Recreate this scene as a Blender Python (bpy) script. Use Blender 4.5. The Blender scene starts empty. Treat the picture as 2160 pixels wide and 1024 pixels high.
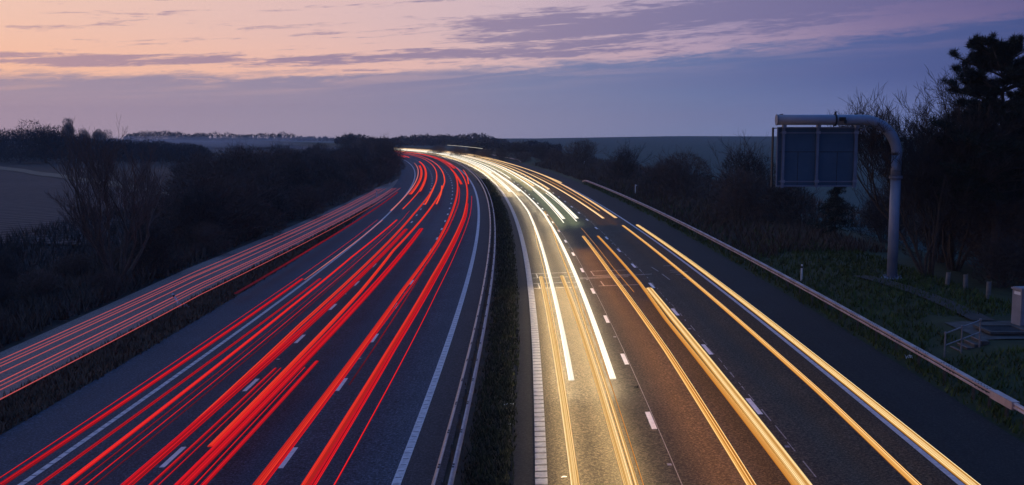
import bpy, math, random
from math import sin, cos, pi, radians, atan
from mathutils import Vector, Matrix
C = bpy.context.scene
LINK = C.collection.objects.link

# ------------------------------------------------------------------ camera
cam = bpy.data.cameras.new('camera')
cam.sensor_fit = 'HORIZONTAL'
cam.sensor_width = 36.0
cam.lens = 36.0 * 2172.27 / 2160
cam.clip_start = 0.5
cam.clip_end = 6000
cam_o = bpy.data.objects.new('camera', cam)
LINK(cam_o)
cam_o.location = (0, 0, 9.65)
cam_o.rotation_euler = (radians(90 - 6.2654), 0, 0)
C.camera = cam_o

# ------------------------------------------------------------------ render settings
C.view_settings.view_transform = 'Standard'
C.view_settings.look = 'None'
C.view_settings.gamma = 1
C.view_settings.exposure = 0
C.cycles.max_bounces = 6
C.cycles.volume_bounces = 0
C.cycles.sample_clamp_indirect = 4
C.cycles.use_denoising = True


def lin(r, g, b):
    f = lambda c: (c / 255 / 12.92) if c / 255 <= .04045 else ((c / 255 + .055) / 1.055) ** 2.4
    return (f(r), f(g), f(b), 1)


# ------------------------------------------------------------------ world: dusk sky
class NT:
    def __init__(self, tree):
        self.t = tree
        self.n = tree.nodes
        self.l = tree.links

    def add(self, kind, **kw):
        nd = self.n.new(kind)
        for k_, v_ in kw.items():
            setattr(nd, k_, v_)
        return nd

    def put(self, sock, v):
        if isinstance(v, bpy.types.NodeSocket):
            self.l.new(v, sock)
        elif v is not None:
            sock.default_value = v

    def math(self, op, a, b=None, c=None, clamp=False):
        nd = self.add('ShaderNodeMath', operation=op, use_clamp=clamp)
        for i_, v_ in enumerate((a, b, c)):
            self.put(nd.inputs[i_], v_)
        return nd.outputs[0]

    def smooth(self, v, a, b, to0=0.0, to1=1.0):
        nd = self.add('ShaderNodeMapRange', interpolation_type='SMOOTHSTEP')
        for i_, x_ in enumerate((v, a, b, to0, to1)):
            self.put(nd.inputs[i_], x_)
        return nd.outputs[0]

    def ramp(self, v, stops):
        nd = self.add('ShaderNodeValToRGB')
        e_ = nd.color_ramp.elements
        while len(e_) < len(stops):
            e_.new(0.5)
        for el, (p_, c_) in zip(e_, stops):
            el.position = p_
            el.color = c_ if len(c_) == 4 else (*c_, 1)
        self.put(nd.inputs[0], v)
        return nd.outputs[0]

    def mix(self, f, a, b, mode='MIX'):
        nd = self.add('ShaderNodeMix', data_type='RGBA', blend_type=mode)
        self.put(nd.inputs[0], f)
        self.put(nd.inputs[6], a)
        self.put(nd.inputs[7], b)
        return nd.outputs[2]

    def vec(self, x, y, z):
        nd = self.add('ShaderNodeCombineXYZ')
        for i_, v_ in enumerate((x, y, z)):
            self.put(nd.inputs[i_], v_)
        return nd.outputs[0]

    def noise(self, vec, scale=1.0, detail=4.0, rough=.55, dist=0.0, dim='3D'):
        nd = self.add('ShaderNodeTexNoise', noise_dimensions=dim)
        self.put(nd.inputs['Vector'], vec)
        nd.inputs['Scale'].default_value = scale
        nd.inputs['Detail'].default_value = detail
        nd.inputs['Roughness'].default_value = rough
        nd.inputs['Distortion'].default_value = dist
        return nd.outputs[0]


SUN_AZ = -62.0            # degrees from the view axis, negative = left
world = bpy.data.worlds.new('World')
C.world = world
world.use_nodes = True
w = NT(world.node_tree)
w.n.clear()
tc = w.add('ShaderNodeTexCoord').outputs['Generated']
sx = w.add('ShaderNodeSeparateXYZ')
w.l.new(tc, sx.inputs[0])
az = w.math('MULTIPLY', w.math('ARCTAN2', sx.outputs[0], sx.outputs[1]), 180 / pi)
el = w.math('MULTIPLY', w.math('ARCSINE', sx.outputs[2]), 180 / pi)
u = w.math('DIVIDE', w.math('ADD', az, 180), 360)
A = lambda deg: (deg + 180) / 360
bank_top = w.ramp(u, [(A(-180), lin(55, 62, 105)), (A(-60), lin(190, 150, 160)), (A(-26), lin(164, 145, 164)), (A(-10), lin(148, 139, 166)),
                      (A(0), lin(124, 131, 168)), (A(10), lin(100, 116, 163)), (A(19), lin(80, 95, 150)), (A(27), lin(64, 79, 134)), (A(180), lin(55, 62, 105))])
bank_low = w.ramp(u, [(A(-180), lin(70, 78, 120)), (A(-60), lin(215, 165, 160)), (A(-26), lin(182, 158, 172)), (A(-10), lin(166, 152, 172)),
                      (A(0), lin(146, 143, 172)), (A(10), lin(124, 132, 170)), (A(19), lin(108, 122, 172)), (A(27), lin(100, 114, 168)), (A(180), lin(70, 78, 120))])
clear_low = w.ramp(u, [(A(-180), lin(80, 85, 130)), (A(-60), lin(255, 196, 140)), (A(-26), lin(253, 194, 164)), (A(-10), lin(243, 192, 176)),
                       (A(0), lin(222, 184, 184)), (A(10), lin(190, 160, 178)), (A(19), lin(160, 135, 164)), (A(27), lin(138, 118, 154)), (A(180), lin(80, 85, 130))])
clear_top = w.ramp(u, [(A(-180), lin(80, 85, 130)), (A(-60), lin(250, 205, 165)), (A(-26), lin(243, 198, 180)), (A(-10), lin(226, 190, 188)),
                       (A(0), lin(208, 182, 192)), (A(10), lin(168, 152, 182)), (A(19), lin(120, 110, 154)), (A(27), lin(98, 92, 140)), (A(180), lin(80, 85, 130))])
streak_c = w.ramp(u, [(A(-180), lin(62, 66, 110)), (A(-60), lin(200, 150, 150)), (A(-26), lin(180, 146, 160)), (A(-10), lin(152, 132, 160)),
                      (A(0), lin(142, 128, 160)), (A(10), lin(122, 116, 156)), (A(19), lin(108, 104, 150)), (A(27), lin(92, 90, 140)), (A(180), lin(62, 66, 110))])
edge = w.math('ADD', w.math('ADD', w.math('MULTIPLY', az, .055), w.math('MULTIPLY', w.math('MULTIPLY', az, az), .0011)), 3.42)
rel = w.math('SUBTRACT', el, edge)                              # degrees above the cloud-bank's edge
tilt = w.math('SUBTRACT', el, w.math('MULTIPLY', az, .06))
n_edge = w.noise(w.vec(w.math('MULTIPLY', az, .22), w.math('MULTIPLY', tilt, 2.0), 3.1), 1.0, 6, .6)
n_fine = w.noise(w.vec(w.math('MULTIPLY', az, .16), w.math('MULTIPLY', tilt, 2.7), 8.7), 1.0, 9, .62, .4)
n_wide = w.noise(w.vec(w.math('MULTIPLY', az, .06), w.math('MULTIPLY', tilt, .55), 1.3), 1.0, 3, .5)
n_rip = w.noise(w.vec(w.math('MULTIPLY', az, .9), w.math('MULTIPLY', tilt, 5.0), 5.5), 1.0, 5, .6, .8)
rel_n = w.math('ADD', rel, w.math('MULTIPLY', w.math('SUBTRACT', n_edge, .5), 1.5))
m_bank = w.smooth(w.math('ADD', rel_n, w.math('MULTIPLY', w.math('SUBTRACT', n_rip, .5), .9)), .34, -.34)
bank = w.mix(w.smooth(el, 3.2, .1), bank_top, bank_low)
bank = w.mix(w.math('MULTIPLY', w.math('MULTIPLY', w.smooth(n_fine, .42, .68), w.smooth(rel, -1.6, -.1)), .30), bank, clear_low)
bank = w.mix(w.math('MULTIPLY', w.smooth(n_wide, .4, .7), .16), bank, streak_c)
clear = w.mix(w.smooth(el, 2.5, 6.5), clear_low, clear_top)
# streaks: density grows to the right and upward; a thick band about 1.8 deg above the edge right of centre
band = w.math('MULTIPLY', w.smooth(w.math('ABSOLUTE', w.math('SUBTRACT', rel, w.math('ADD', 1.9, w.math('MULTIPLY', az, .012)))), 1.25, .1), w.smooth(az, -8, 3))
low_band = w.math('MULTIPLY', w.smooth(w.math('ABSOLUTE', w.math('SUBTRACT', rel, .75)), .6, .05), w.smooth(az, 27, 2))
right_up = w.math('MULTIPLY', w.smooth(az, 8, 24), w.smooth(rel, .8, 2.6))
dens = w.math('ADD', w.math('ADD', w.math('MULTIPLY', band, .26), w.math('MULTIPLY', low_band, .17)), w.math('MULTIPLY', right_up, .18))
val = w.math('ADD', w.math('ADD', w.math('MULTIPLY', n_fine, .72), w.math('MULTIPLY', n_rip, .28)), dens)
m_str = w.math('MULTIPLY', w.smooth(val, .545, .68), .92)
sky_low = w.mix(m_bank, w.mix(m_str, clear, streak_c), bank)
zen = w.ramp(u, [(A(-180), (.04, .13, .42, 1)), (A(-60), (.17, .29, .60, 1)), (A(0), (.085, .26, .74, 1)), (A(60), (.05, .17, .54, 1)), (A(180), (.04, .13, .42, 1))])
sky = w.mix(w.smooth(el, 8, 30), sky_low, zen)
bg = w.add('ShaderNodeBackground')
w.l.new(sky, bg.inputs[0])
bg.inputs[1].default_value = 1.0
nish = w.add('ShaderNodeTexSky', sky_type='NISHITA')
nish.sun_disc = False
nish.sun_elevation = radians(0.5)
nish.sun_rotation = radians(SUN_AZ)
bg2 = w.add('ShaderNodeBackground')
w.l.new(nish.outputs[0], bg2.inputs[0])
bg2.inputs[1].default_value = 0.012
ads = w.add('ShaderNodeAddShader')
w.l.new(bg.outputs[0], ads.inputs[0])
w.l.new(bg2.outputs[0], ads.inputs[1])
wo = w.add('ShaderNodeOutputWorld')
w.l.new(ads.outputs[0], wo.inputs[0])

sun = bpy.data.lights.new('sun', 'SUN')
sun.energy = 0.10
sun.angle = radians(25)
sun.color = (1.0, .62, .5)
sun_o = bpy.data.objects.new('sun', sun)
LINK(sun_o)
sd = Vector((sin(radians(SUN_AZ)) * cos(radians(4)), cos(radians(SUN_AZ)) * cos(radians(4)), sin(radians(4))))
sun_o.rotation_euler = sd.to_track_quat('Z', 'Y').to_euler()
sun_o.location = sd * 200

# ------------------------------------------------------------------ road geometry: centre line, bank, ground height
PA, PB, PC, PD, PE = -1.9709774, .0377324533, -.00068012653, 1.98267978e-06, -1.22167433e-08
BANK = .036
LW, MED = 3.635, 1.99


def S(y):
    if y > 480:
        return S(480) + dS(480) * (y - 480)
    r = PA + PB * y + PC * y * y / 2 + PD * y ** 3 / 6 + PE * y ** 4 / 24
    if y > 340:
        r -= 11 * ((y - 340) / 137) ** 2.5
    return r


def dS(y):
    y = min(y, 480)
    r = PB + PC * y + PD * y * y / 2 + PE * y ** 3 / 6
    if y > 340:
        r -= 27.5 / 137 * ((y - 340) / 137) ** 1.5
    return r


def lerp(t, tab):
    if t <= tab[0][0]:
        return tab[0][1]
    for (x0, y0), (x1, y1) in zip(tab, tab[1:]):
        if t <= x1:
            return y0 + (y1 - y0) * (t - x0) / (x1 - x0)
    return tab[-1][1]


GZ = [(-70, 0), (-45, -.5), (-30, -1.0), (-24, -.865), (-16, -.577), (16.1, .58), (17.6, .66), (20, 1.25), (24, 1.3), (34, .9), (60, 0)]


def inv(X, Y):
    y0 = Y
    for _ in range(6):
        th = atan(dS(y0))
        y0 = y0 - ((y0 - Y) * cos(th) + (S(y0) - X) * sin(th)) * cos(th)
    th = atan(dS(y0))
    return y0, (X - S(y0)) * cos(th) - (Y - y0) * sin(th)


def far_z(X, Y):
    d = math.hypot(X, Y)
    z = 0
    if d > 1150:
        z -= (d - 1150) * .02
    return z


def swell(X, Y):
    return 3.2 * math.exp(-((X - 260) / 190) ** 2 - ((Y - 1120) / 190) ** 2) + 1.2 * math.exp(-((X - 560) / 120) ** 2 - ((Y - 1000) / 200) ** 2) - 1.0 * math.exp(-((X - 30) / 120) ** 2 - ((Y - 1150) / 200) ** 2)


def gz(X, Y):
    s_, l_ = inv(X, Y)
    return lerp(l_, GZ) + far_z(X, Y) + swell(X, Y)


def pt(s_, lat, dz=0.0):
    th = atan(dS(s_))
    return Vector((S(s_) + lat * cos(th), s_ - lat * sin(th), BANK * lat + dz))


def srange(a, b, near=1.5, k=.025):
    out = [a]
    while out[-1] < b:
        out.append(min(b, out[-1] + max(near, k * out[-1])))
    return out


# ------------------------------------------------------------------ mesh and material helpers
class MB:
    def __init__(self):
        self.v, self.f, self.m, self.uv, self.g = [], [], [], {}, None

    def face(self, pts, m=0):
        i_ = len(self.v)
        self.v.extend(tuple(p) for p in pts)
        self.f.append(tuple(range(i_, i_ + len(pts))))
        self.m.append(m)

    def box(self, c, s, m=0, rot=None):
        hx, hy, hz = s[0] / 2, s[1] / 2, s[2] / 2
        c = Vector(c)
        P = [Vector((x * hx, y * hy, z * hz)) for z in (-1, 1) for y in (-1, 1) for x in (-1, 1)]
        if rot is not None:
            P = [rot @ p for p in P]
        i_ = len(self.v)
        self.v.extend(tuple(c + p) for p in P)
        for q in ((0, 2, 3, 1), (4, 5, 7, 6), (0, 1, 5, 4), (2, 6, 7, 3), (0, 4, 6, 2), (1, 3, 7, 5)):
            self.f.append(tuple(i_ + k for k in q))
            self.m.append(m)

    def tube(self, pts, rad, n=8, m=0, caps=True):
        pts = [Vector(p) for p in pts]
        rad = rad if isinstance(rad, (list, tuple)) else [rad] * len(pts)
        rings = []
        ref = None
        for i_, p in enumerate(pts):
            d = (pts[min(i_ + 1, len(pts) - 1)] - pts[max(i_ - 1, 0)]).normalized()
            if ref is None:
                ref = d.cross(Vector((0, 0, 1)))
                if ref.length < .05:
                    ref = Vector((1, 0, 0))
            a = (ref - d * ref.dot(d)).normalized()
            ref = a
            b = d.cross(a)
            k0 = len(self.v)
            for k in range(n):
                t = 2 * pi * k / n
                self.v.append(tuple(p + (a * cos(t) + b * sin(t)) * rad[i_]))
            rings.append(k0)
        for r0, r1 in zip(rings, rings[1:]):
            for k in range(n):
                k2 = (k + 1) % n
                self.f.append((r0 + k, r1 + k, r1 + k2, r0 + k2))
                self.m.append(m)
        if caps:
            self.f.append(tuple(rings[0] + k for k in range(n)))
            self.f.append(tuple(rings[-1] + k for k in reversed(range(n))))
            self.m += [m, m]

    def build(self, name, mats, parent=None, smooth=False, loc=None):
        me = bpy.data.meshes.new(name)
        me.from_pydata(self.v, [], self.f)
        mats = mats if isinstance(mats, (list, tuple)) else [mats]
        for mt in mats:
            me.materials.append(mt)
        if len(mats) > 1:
            me.polygons.foreach_set('material_index', self.m)
        if smooth:
            me.polygons.foreach_set('use_smooth', [True] * len(self.f))
        o = bpy.data.objects.new(name, me)
        LINK(o)
        if parent:
            o.parent = parent
        if loc is not None:
            o.location = loc
        return o


def tag(o, label=None, cat=None, group=None, kind=None):
    for k_, v_ in (('label', label), ('category', cat), ('group', group), ('kind', kind)):
        if v_:
            o[k_] = v_
    return o


def empty(name, loc, label, cat, group=None, rz=0):
    o = bpy.data.objects.new(name, None)
    o.empty_display_size = .3
    LINK(o)
    o.location = loc
    o.rotation_euler = (0, 0, rz)
    return tag(o, label, cat, group)


def copy_thing(src, loc, rz=0, sc=1.0, label=None, cat=None, group=None):
    r = src.copy()
    LINK(r)
    r.location = loc
    r.rotation_euler = (0, 0, rz)
    r.scale = sc if isinstance(sc, (tuple, list)) else (sc, sc, sc)
    for ch in list(src.children):
        c_ = ch.copy()
        LINK(c_)
        c_.parent = r
        for g_ in list(ch.children):
            d_ = g_.copy()
            LINK(d_)
            d_.parent = c_
    return tag(r, label, cat, group)


def mat(name, col=(.5, .5, .5), rough=.7, metal=0.0, spec=.4):
    m = bpy.data.materials.new(name)
    m.use_nodes = True
    b = m.node_tree.nodes['Principled BSDF']
    b.inputs['Base Color'].default_value = (*col[:3], 1)
    b.inputs['Roughness'].default_value = rough
    b.inputs['Metallic'].default_value = metal
    b.inputs['Specular IOR Level'].default_value = spec
    return m, NT(m.node_tree), b


def noisy(name, c0, c1, scale=3.0, rough=.8, metal=0, bump=.0, detail=6, spec=.3, lo=.3, hi=.7, stretch=None):
    m, t, b = mat(name, c0, rough, metal, spec)
    co = t.add('ShaderNodeTexCoord').outputs['Object']
    if stretch:
        mp = t.add('ShaderNodeMapping')
        mp.inputs['Scale'].default_value = stretch
        t.l.new(co, mp.inputs[0])
        co = mp.outputs[0]
    n = t.noise(co, scale, detail, .6)
    t.l.new(t.ramp(n, [(lo, c0), (hi, c1)]), b.inputs['Base Color'])
    if bump:
        bp = t.add('ShaderNodeBump')
        bp.inputs['Strength'].default_value = bump
        bp.inputs['Distance'].default_value = .03
        t.l.new(n, bp.inputs['Height'])
        t.l.new(bp.outputs[0], b.inputs['Normal'])
    return m


def asphalt(name, c0, c1, grain=1.0, rough=.82):
    m, t, b = mat(name, c0, rough, 0, .16)
    geo = t.add('ShaderNodeNewGeometry').outputs['Position']
    uv = t.add('ShaderNodeUVMap').outputs[0]
    chip = t.noise(geo, 13, 3, .75)
    chip2 = t.noise(geo, 42, 2, .6)
    patch = t.noise(geo, .35, 5, .6)
    mp = t.add('ShaderNodeMapping')
    mp.inputs['Scale'].default_value = (1.1, .012, 1)
    t.l.new(uv, mp.inputs[0])
    track = t.noise(mp.outputs[0], 1.0, 4, .55)
    g_ = t.math('ADD', t.math('MULTIPLY', chip, .6), t.math('MULTIPLY', chip2, .4))
    base = t.ramp(t.math('ADD', t.math('MULTIPLY', patch, .45), t.math('MULTIPLY', track, .55)), [(.32, c0), (.68, c1)])
    sp = t.ramp(g_, [(.36, (max(.05, 1 - .85 * grain),) * 3), (.5, (.88, .88, .88)), (.64, (1 + 1.9 * grain,) * 3)])
    t.l.new(t.mix(1.0, base, sp, 'MULTIPLY'), b.inputs['Base Color'])
    bp = t.add('ShaderNodeBump')
    bp.inputs['Strength'].default_value = .5
    bp.inputs['Distance'].default_value = .012
    t.l.new(g_, bp.inputs['Height'])
    t.l.new(bp.outputs[0], b.inputs['Normal'])
    return m


M_ASPH_L = asphalt('worn_asphalt_cool', (.034, .040, .056), (.060, .068, .092))
M_ASPH_R = asphalt('worn_asphalt_brown', (.042, .034, .024), (.074, .058, .040), 1.0)  # brown cast is headlamp warmth put into the base colour
M_SHOULDER = asphalt('shoulder_asphalt', (.030, .037, .056), (.046, .054, .078), .8)
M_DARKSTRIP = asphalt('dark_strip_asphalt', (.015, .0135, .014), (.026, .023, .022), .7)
M_MEDIAN = asphalt('median_paving', (.040, .034, .040), (.056, .046, .052), .6)
M_LORRY_TRAIL = asphalt('slip_asphalt', (.19, .135, .125), (.25, .175, .155), .6)  # grey of a lorry's trail, laid on the made-up strip
M_VERGE = noisy('verge_soil', (.016, .013, .010), (.06, .042, .030), 1.3, .95, 0, .6)
M_BANK = noisy('bank_grass', (.014, .022, .008), (.036, .046, .016), 1.1, .95, 0, .6)
M_WASTE = noisy('rough_ground', (.010, .010, .012), (.028, .022, .020), .4, .95, 0, .5)
M_PAINT = noisy('road_paint', (.36, .35, .38), (.66, .64, .66), 6, .6, 0, .1)
M_HAND = noisy('handrail_tube', (.17, .17, .18), (.27, .26, .28), 6, .5, .3)
M_DASH = noisy('bright_road_paint', (.62, .58, .58), (.86, .82, .82), 5, .55, 0, .1)
M_PAINT_WORN = noisy('worn_paint', (.16, .14, .13), (.42, .38, .34), 9, .7, 0, .1)
M_STEEL = noisy('galvanised_steel', (.20, .18, .19), (.34, .31, .32), 5, .42, .7, 0)
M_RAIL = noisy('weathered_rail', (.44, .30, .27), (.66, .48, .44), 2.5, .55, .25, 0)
M_RAILDARK = noisy('rail_slot', (.03, .026, .03), (.06, .05, .05), 4, .8)
M_POST = noisy('post_steel', (.10, .085, .08), (.18, .15, .14), 5, .7, .3)
M_CONC = noisy('concrete', (.05, .046, .044), (.10, .095, .09), 2.2, .9, 0, .2)
M_SIGN = noisy('sign_back', (.030, .072, .125), (.046, .095, .155), 1.0, .6, .1)
M_SIGNF = noisy('sign_frame', (.12, .15, .21), (.18, .22, .29), 2.0, .5, .3)
M_GANTRY = noisy('painted_gantry', (.17, .21, .29), (.24, .28, .36), 1.2, .45, .1)
M_DARK = noisy('dark_fitting', (.012, .012, .014), (.03, .03, .034), 4, .7)
M_WHITE = noisy('white_plastic', (.62, .62, .64), (.78, .78, .8), 4, .5)
M_CAB = noisy('cabinet_paint', (.20, .195, .22), (.28, .27, .31), 2, .55)
M_BARK = noisy('bark', (.040, .030, .024), (.080, .060, .046), 8, .95)
M_TWIG = noisy('twigs', (.052, .038, .032), (.12, .08, .062), 1.5, .95)
M_TWIG2 = noisy('twigs_dark', (.024, .021, .020), (.064, .048, .042), 1.5, .95)
M_FARTREE = noisy('far_tree_twigs', (.016, .020, .028), (.034, .036, .044), .6, .95)
M_NEEDLE = noisy('pine_needles', (.006, .010, .008), (.020, .028, .016), 1.2, .9)
M_GRASS = noisy('grass_blades', (.026, .044, .006), (.078, .100, .018), 1.0, .9)
M_DRY = noisy('dry_grass', (.042, .026, .018), (.12, .075, .05), .8, .9)
M_TUBE = noisy('tree_tube', (.12, .115, .11), (.22, .205, .19), 4, .6)
M_BRICK = noisy('step_tread', (.16, .10, .08), (.30, .20, .16), 5, .85)


def field_mat(name, c0, c1, furrow, ang, bump=.5):
    m, t, b = mat(name, c0, .95, 0, .2)
    geo = t.add('ShaderNodeNewGeometry').outputs['Position']
    mp = t.add('ShaderNodeMapping')
    mp.inputs['Rotation'].default_value = (0, 0, radians(ang))
    t.l.new(geo, mp.inputs[0])
    wv = t.add('ShaderNodeTexWave', wave_type='BANDS', bands_direction='X')
    wv.inputs['Scale'].default_value = furrow
    wv.inputs['Distortion'].default_value = 3.0
    wv.inputs['Detail'].default_value = 3
    wv.inputs['Detail Scale'].default_value = 1.2
    t.l.new(mp.outputs[0], wv.inputs[0])
    n1 = t.noise(geo, .02, 5, .6)
    n2 = t.noise(geo, .55, 7, .7)
    v_ = t.math('ADD', t.math('MULTIPLY', wv.outputs[1], .35), t.math('ADD', t.math('MULTIPLY', n1, .4), t.math('MULTIPLY', n2, .35)))
    t.l.new(t.ramp(v_, [(.36, c0), (.68, c1)]), b.inputs['Base Color'])
    bp = t.add('ShaderNodeBump')
    bp.inputs['Strength'].default_value = bump
    bp.inputs['Distance'].default_value = .25
    t.l.new(v_, bp.inputs['Height'])
    t.l.new(bp.outputs[0], b.inputs['Normal'])
    return m


M_PLOUGH = field_mat('ploughed_soil', (.018, .014, .014), (.105, .074, .070), .16, 38, 1.0)
M_FIELD = field_mat('winter_crop', (.014, .044, .042), (.030, .070, .062), .12, 78, .2)
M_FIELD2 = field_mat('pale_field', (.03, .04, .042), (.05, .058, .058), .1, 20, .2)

# ------------------------------------------------------------------ ground (one sheet)
Ys = [-60, -30, -10, 0] + [y for y in srange(6, 1150, 4, .035)][0:] + [1190, 1250, 1330, 1430]
Ls = [-1100, -850, -650, -480, -360, -270, -200, -150, -110, -85, -70, -60, -50, -45, -38, -34, -30, -27, -24, -21, -18.7, -16.1,
      -8, 0, 8, 16.05, 16.6, 17.6, 18.3, 19.2, 20, 22, 24, 27, 30, 34, 42, 50, 60, 75, 95, 125, 170, 230, 310, 420, 560, 750, 1000, 1300]
g = MB()
rg = random.Random(5)
for Y in Ys:
    for L in Ls:
        X = S(Y) + L
        s_, l_ = inv(X, Y) if abs(L) < 300 else (Y, L)
        z = lerp(l_, GZ) + far_z(X, Y) + swell(X, Y)
        if abs(l_) < 16.15 or (-24.2 < l_ < 0 and Y < 230):
            z -= .10
        elif 14 < l_ < 30 and 30 < Y < 80:
            pass
        elif abs(l_) > 17:
            z += rg.uniform(-.07, .07) if abs(l_) < 60 else rg.uniform(-.12, .12)
        g.v.append((X, Y, z))
nL = len(Ls)
for i in range(len(Ys) - 1):
    for j in range(nL - 1):
        a = i * nL + j
        g.f.append((a, a + 1, a + nL + 1, a + nL))
        L = (Ls[j] + Ls[j + 1]) / 2
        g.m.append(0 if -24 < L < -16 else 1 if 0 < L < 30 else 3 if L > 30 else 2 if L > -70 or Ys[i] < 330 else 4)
tag(g.build('ground', [M_VERGE, M_BANK, M_WASTE, M_FIELD, M_FIELD2], smooth=True), kind='structure')


def sheet(name, m, lats, dz, s0, s1, kind='structure', near=2.0):
    """a paved strip along the road; lats = (left, right), each a number or a table over s"""
    me_v, me_f, uvs = [], [], []
    for s_ in srange(s0, s1, near, .03):
        l0, l1 = [(x if not isinstance(x, list) else lerp(s_, x)) for x in lats]
        for k in range(4):
            l_ = l0 + (l1 - l0) * k / 3
            p = pt(s_, l_, dz)
            me_v.append(tuple(p))
            uvs.append((l_, s_))
    n = len(me_v) // 4
    for i_ in range(n - 1):
        for k in range(3):
            a_ = i_ * 4 + k
            me_f.append((a_, a_ + 1, a_ + 5, a_ + 4))
    me = bpy.data.meshes.new(name)
    me.from_pydata(me_v, [], me_f)
    me.materials.append(m)
    ul = me.uv_layers.new(name='UVMap')
    for lp in me.loops:
        ul.data[lp.index].uv = uvs[lp.vertex_index]
    o = bpy.data.objects.new(name, me)
    LINK(o)
    return tag(o, kind=kind)


EL = -MED - 3 * LW          # left edge line, -12.9
ER = MED + 3 * LW           # right edge line, 12.9
S0, S1 = 2, 640
sheet('hard_shoulder_left', M_SHOULDER, (-16.15, EL), 0, S0, S1)
sheet('carriageway_left', M_ASPH_L, (EL, -MED), .0, S0, S1)
sheet('median_paving', M_MEDIAN, (-MED, -.72), 0, S0, S1)
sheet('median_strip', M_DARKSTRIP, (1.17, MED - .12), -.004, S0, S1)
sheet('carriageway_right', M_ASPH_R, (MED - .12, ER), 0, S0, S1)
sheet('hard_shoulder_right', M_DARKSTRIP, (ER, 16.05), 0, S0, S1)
sheet('median_ground', M_VERGE, (-.72, 1.17), -.03, S0, S1)
STRIP_L = [(2, -23.3), (47, -23.3), (78, -23.7), (130, -21.6), (183, -19.3), (215, -16.3)]
STRIP_R = [(2, -18.7), (64, -18.75), (110, -17.4), (150, -15.9), (215, -16.0)]
sheet('slip_road', M_LORRY_TRAIL, (STRIP_L, [(s_, min(-16.15, l_)) for s_, l_ in STRIP_R]), .006, S0, 214)  # ground-level strip made up in place of a tall lorry's trail

# ploughed field left and its grass track
pf = MB()
q = [Vector((-35, 92)), Vector((-53, 159)), Vector((-190, 335)), Vector((-260, 70))]
N = 24
for i in range(N + 1):
    for j in range(N + 1):
        p = q[0].lerp(q[1], i / N).lerp(q[3].lerp(q[2], i / N), j / N)
        pf.v.append((p.x, p.y, gz(p.x, p.y) + .16))
for i in range(N):
    for j in range(N):
        a = i * (N + 1) + j
        pf.f.append((a, a + N + 1, a + N + 2, a + 1))
        pf.m.append(0)
tag(pf.build('ploughed_field', M_PLOUGH, smooth=True), kind='structure')
tr = MB()
prev = None
for i in range(41):
    t_ = i / 40
    p = Vector((-46, 148)).lerp(Vector((-190, 340)), t_)
    d = Vector((.79, .61)) * (2.2 + .5 * sin(i))
    cur = [(p.x - d.x, p.y - d.y, gz(p.x, p.y) + .26), (p.x + d.x, p.y + d.y, gz(p.x, p.y) + .26)]
    if prev:
        tr.face([prev[0], prev[1], cur[1], cur[0]])
    prev = cur
tag(tr.build('grass_track', noisy('track_grass', (.11, .085, .06), (.2, .15, .10), .5, .95)), kind='structure')
# pale misty field in the distance, left of the bend
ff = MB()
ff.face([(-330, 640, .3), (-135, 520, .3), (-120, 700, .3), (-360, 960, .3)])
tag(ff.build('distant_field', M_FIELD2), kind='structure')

# ------------------------------------------------------------------ road markings
def line(name, m, segs, lat, wd, dz=.008, h=None):
    b = MB()
    for a_, b_ in segs:
        ss = srange(a_, b_, 1.5, .02)
        for s0_, s1_ in zip(ss, ss[1:]):
            P4 = [pt(s0_, lat - wd / 2, dz), pt(s0_, lat + wd / 2, dz), pt(s1_, lat + wd / 2, dz), pt(s1_, lat - wd / 2, dz)]
            b.face(P4)
    return tag(b.build(name, m), kind='structure')


line('edge_line_marking', M_PAINT, [(S0, 600)], EL, .2)
line('edge_line_marking', M_PAINT, [(S0, 600)], -MED - .02, .26)
line('edge_line_marking', M_PAINT, [(S0, 600)], ER, .17)
# ribbed line beside the median on the right carriageway: thermoplastic line with raised ribs
rb = MB()
s_ = 10.0
while s_ < 330:
    st = .55 if s_ < 120 else 1.1
    a_, b_ = s_, s_ + st * .80
    P4 = [pt(a_, MED - .17, .012), pt(a_, MED + .17, .012), pt(b_, MED + .17, .012), pt(b_, MED - .17, .012)]
    Q4 = [p + Vector((0, 0, .022)) for p in P4]
    rb.face(Q4)
    rb.face([P4[0], P4[1], Q4[1], Q4[0]])
    rb.face([P4[1], P4[2], Q4[2], Q4[1]])
    rb.face([P4[2], P4[3], Q4[3], Q4[2]])
    rb.face([P4[3], P4[0], Q4[0], Q4[3]])
    s_ += st
tag(rb.build('ribbed_edge_line_marking', noisy('grey_rib_paint', (.20, .20, .23), (.36, .35, .39), 6, .6, 0, .1)), kind='structure')
line('edge_line_marking', M_PAINT, [(330, 600)], MED, .2)
# thin ribs across the left edge lines
for lat_, off in ((EL, .0), (-MED - .02, .2)):
    b = MB()
    s_ = 12.0
    while s_ < 90:
        b.face([pt(s_, lat_ - .085, .014), pt(s_, lat_ + .085, .014), pt(s_ + .06, lat_ + .085, .014), pt(s_ + .06, lat_ - .085, .014)])
        s_ += .55
    tag(b.build('rib_marking', noisy('rib_shadow', (.10, .10, .12), (.16, .16, .18), 6)), kind='structure')


def dash_segs(first):
    out, s_ = [], first
    while s_ < 430:
        out.append((s_ - 1, s_ + 1))
        s_ += 9
    return out


for lat_, f_ in ((-MED - LW, 30.1), (-MED - 2 * LW, 30.5), (MED + LW, 32.9 - 9), (MED + 2 * LW, 34.2 - 9)):
    line('lane_marking', M_DASH, dash_segs(f_ % 9 + 18), lat_, .17)
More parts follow.
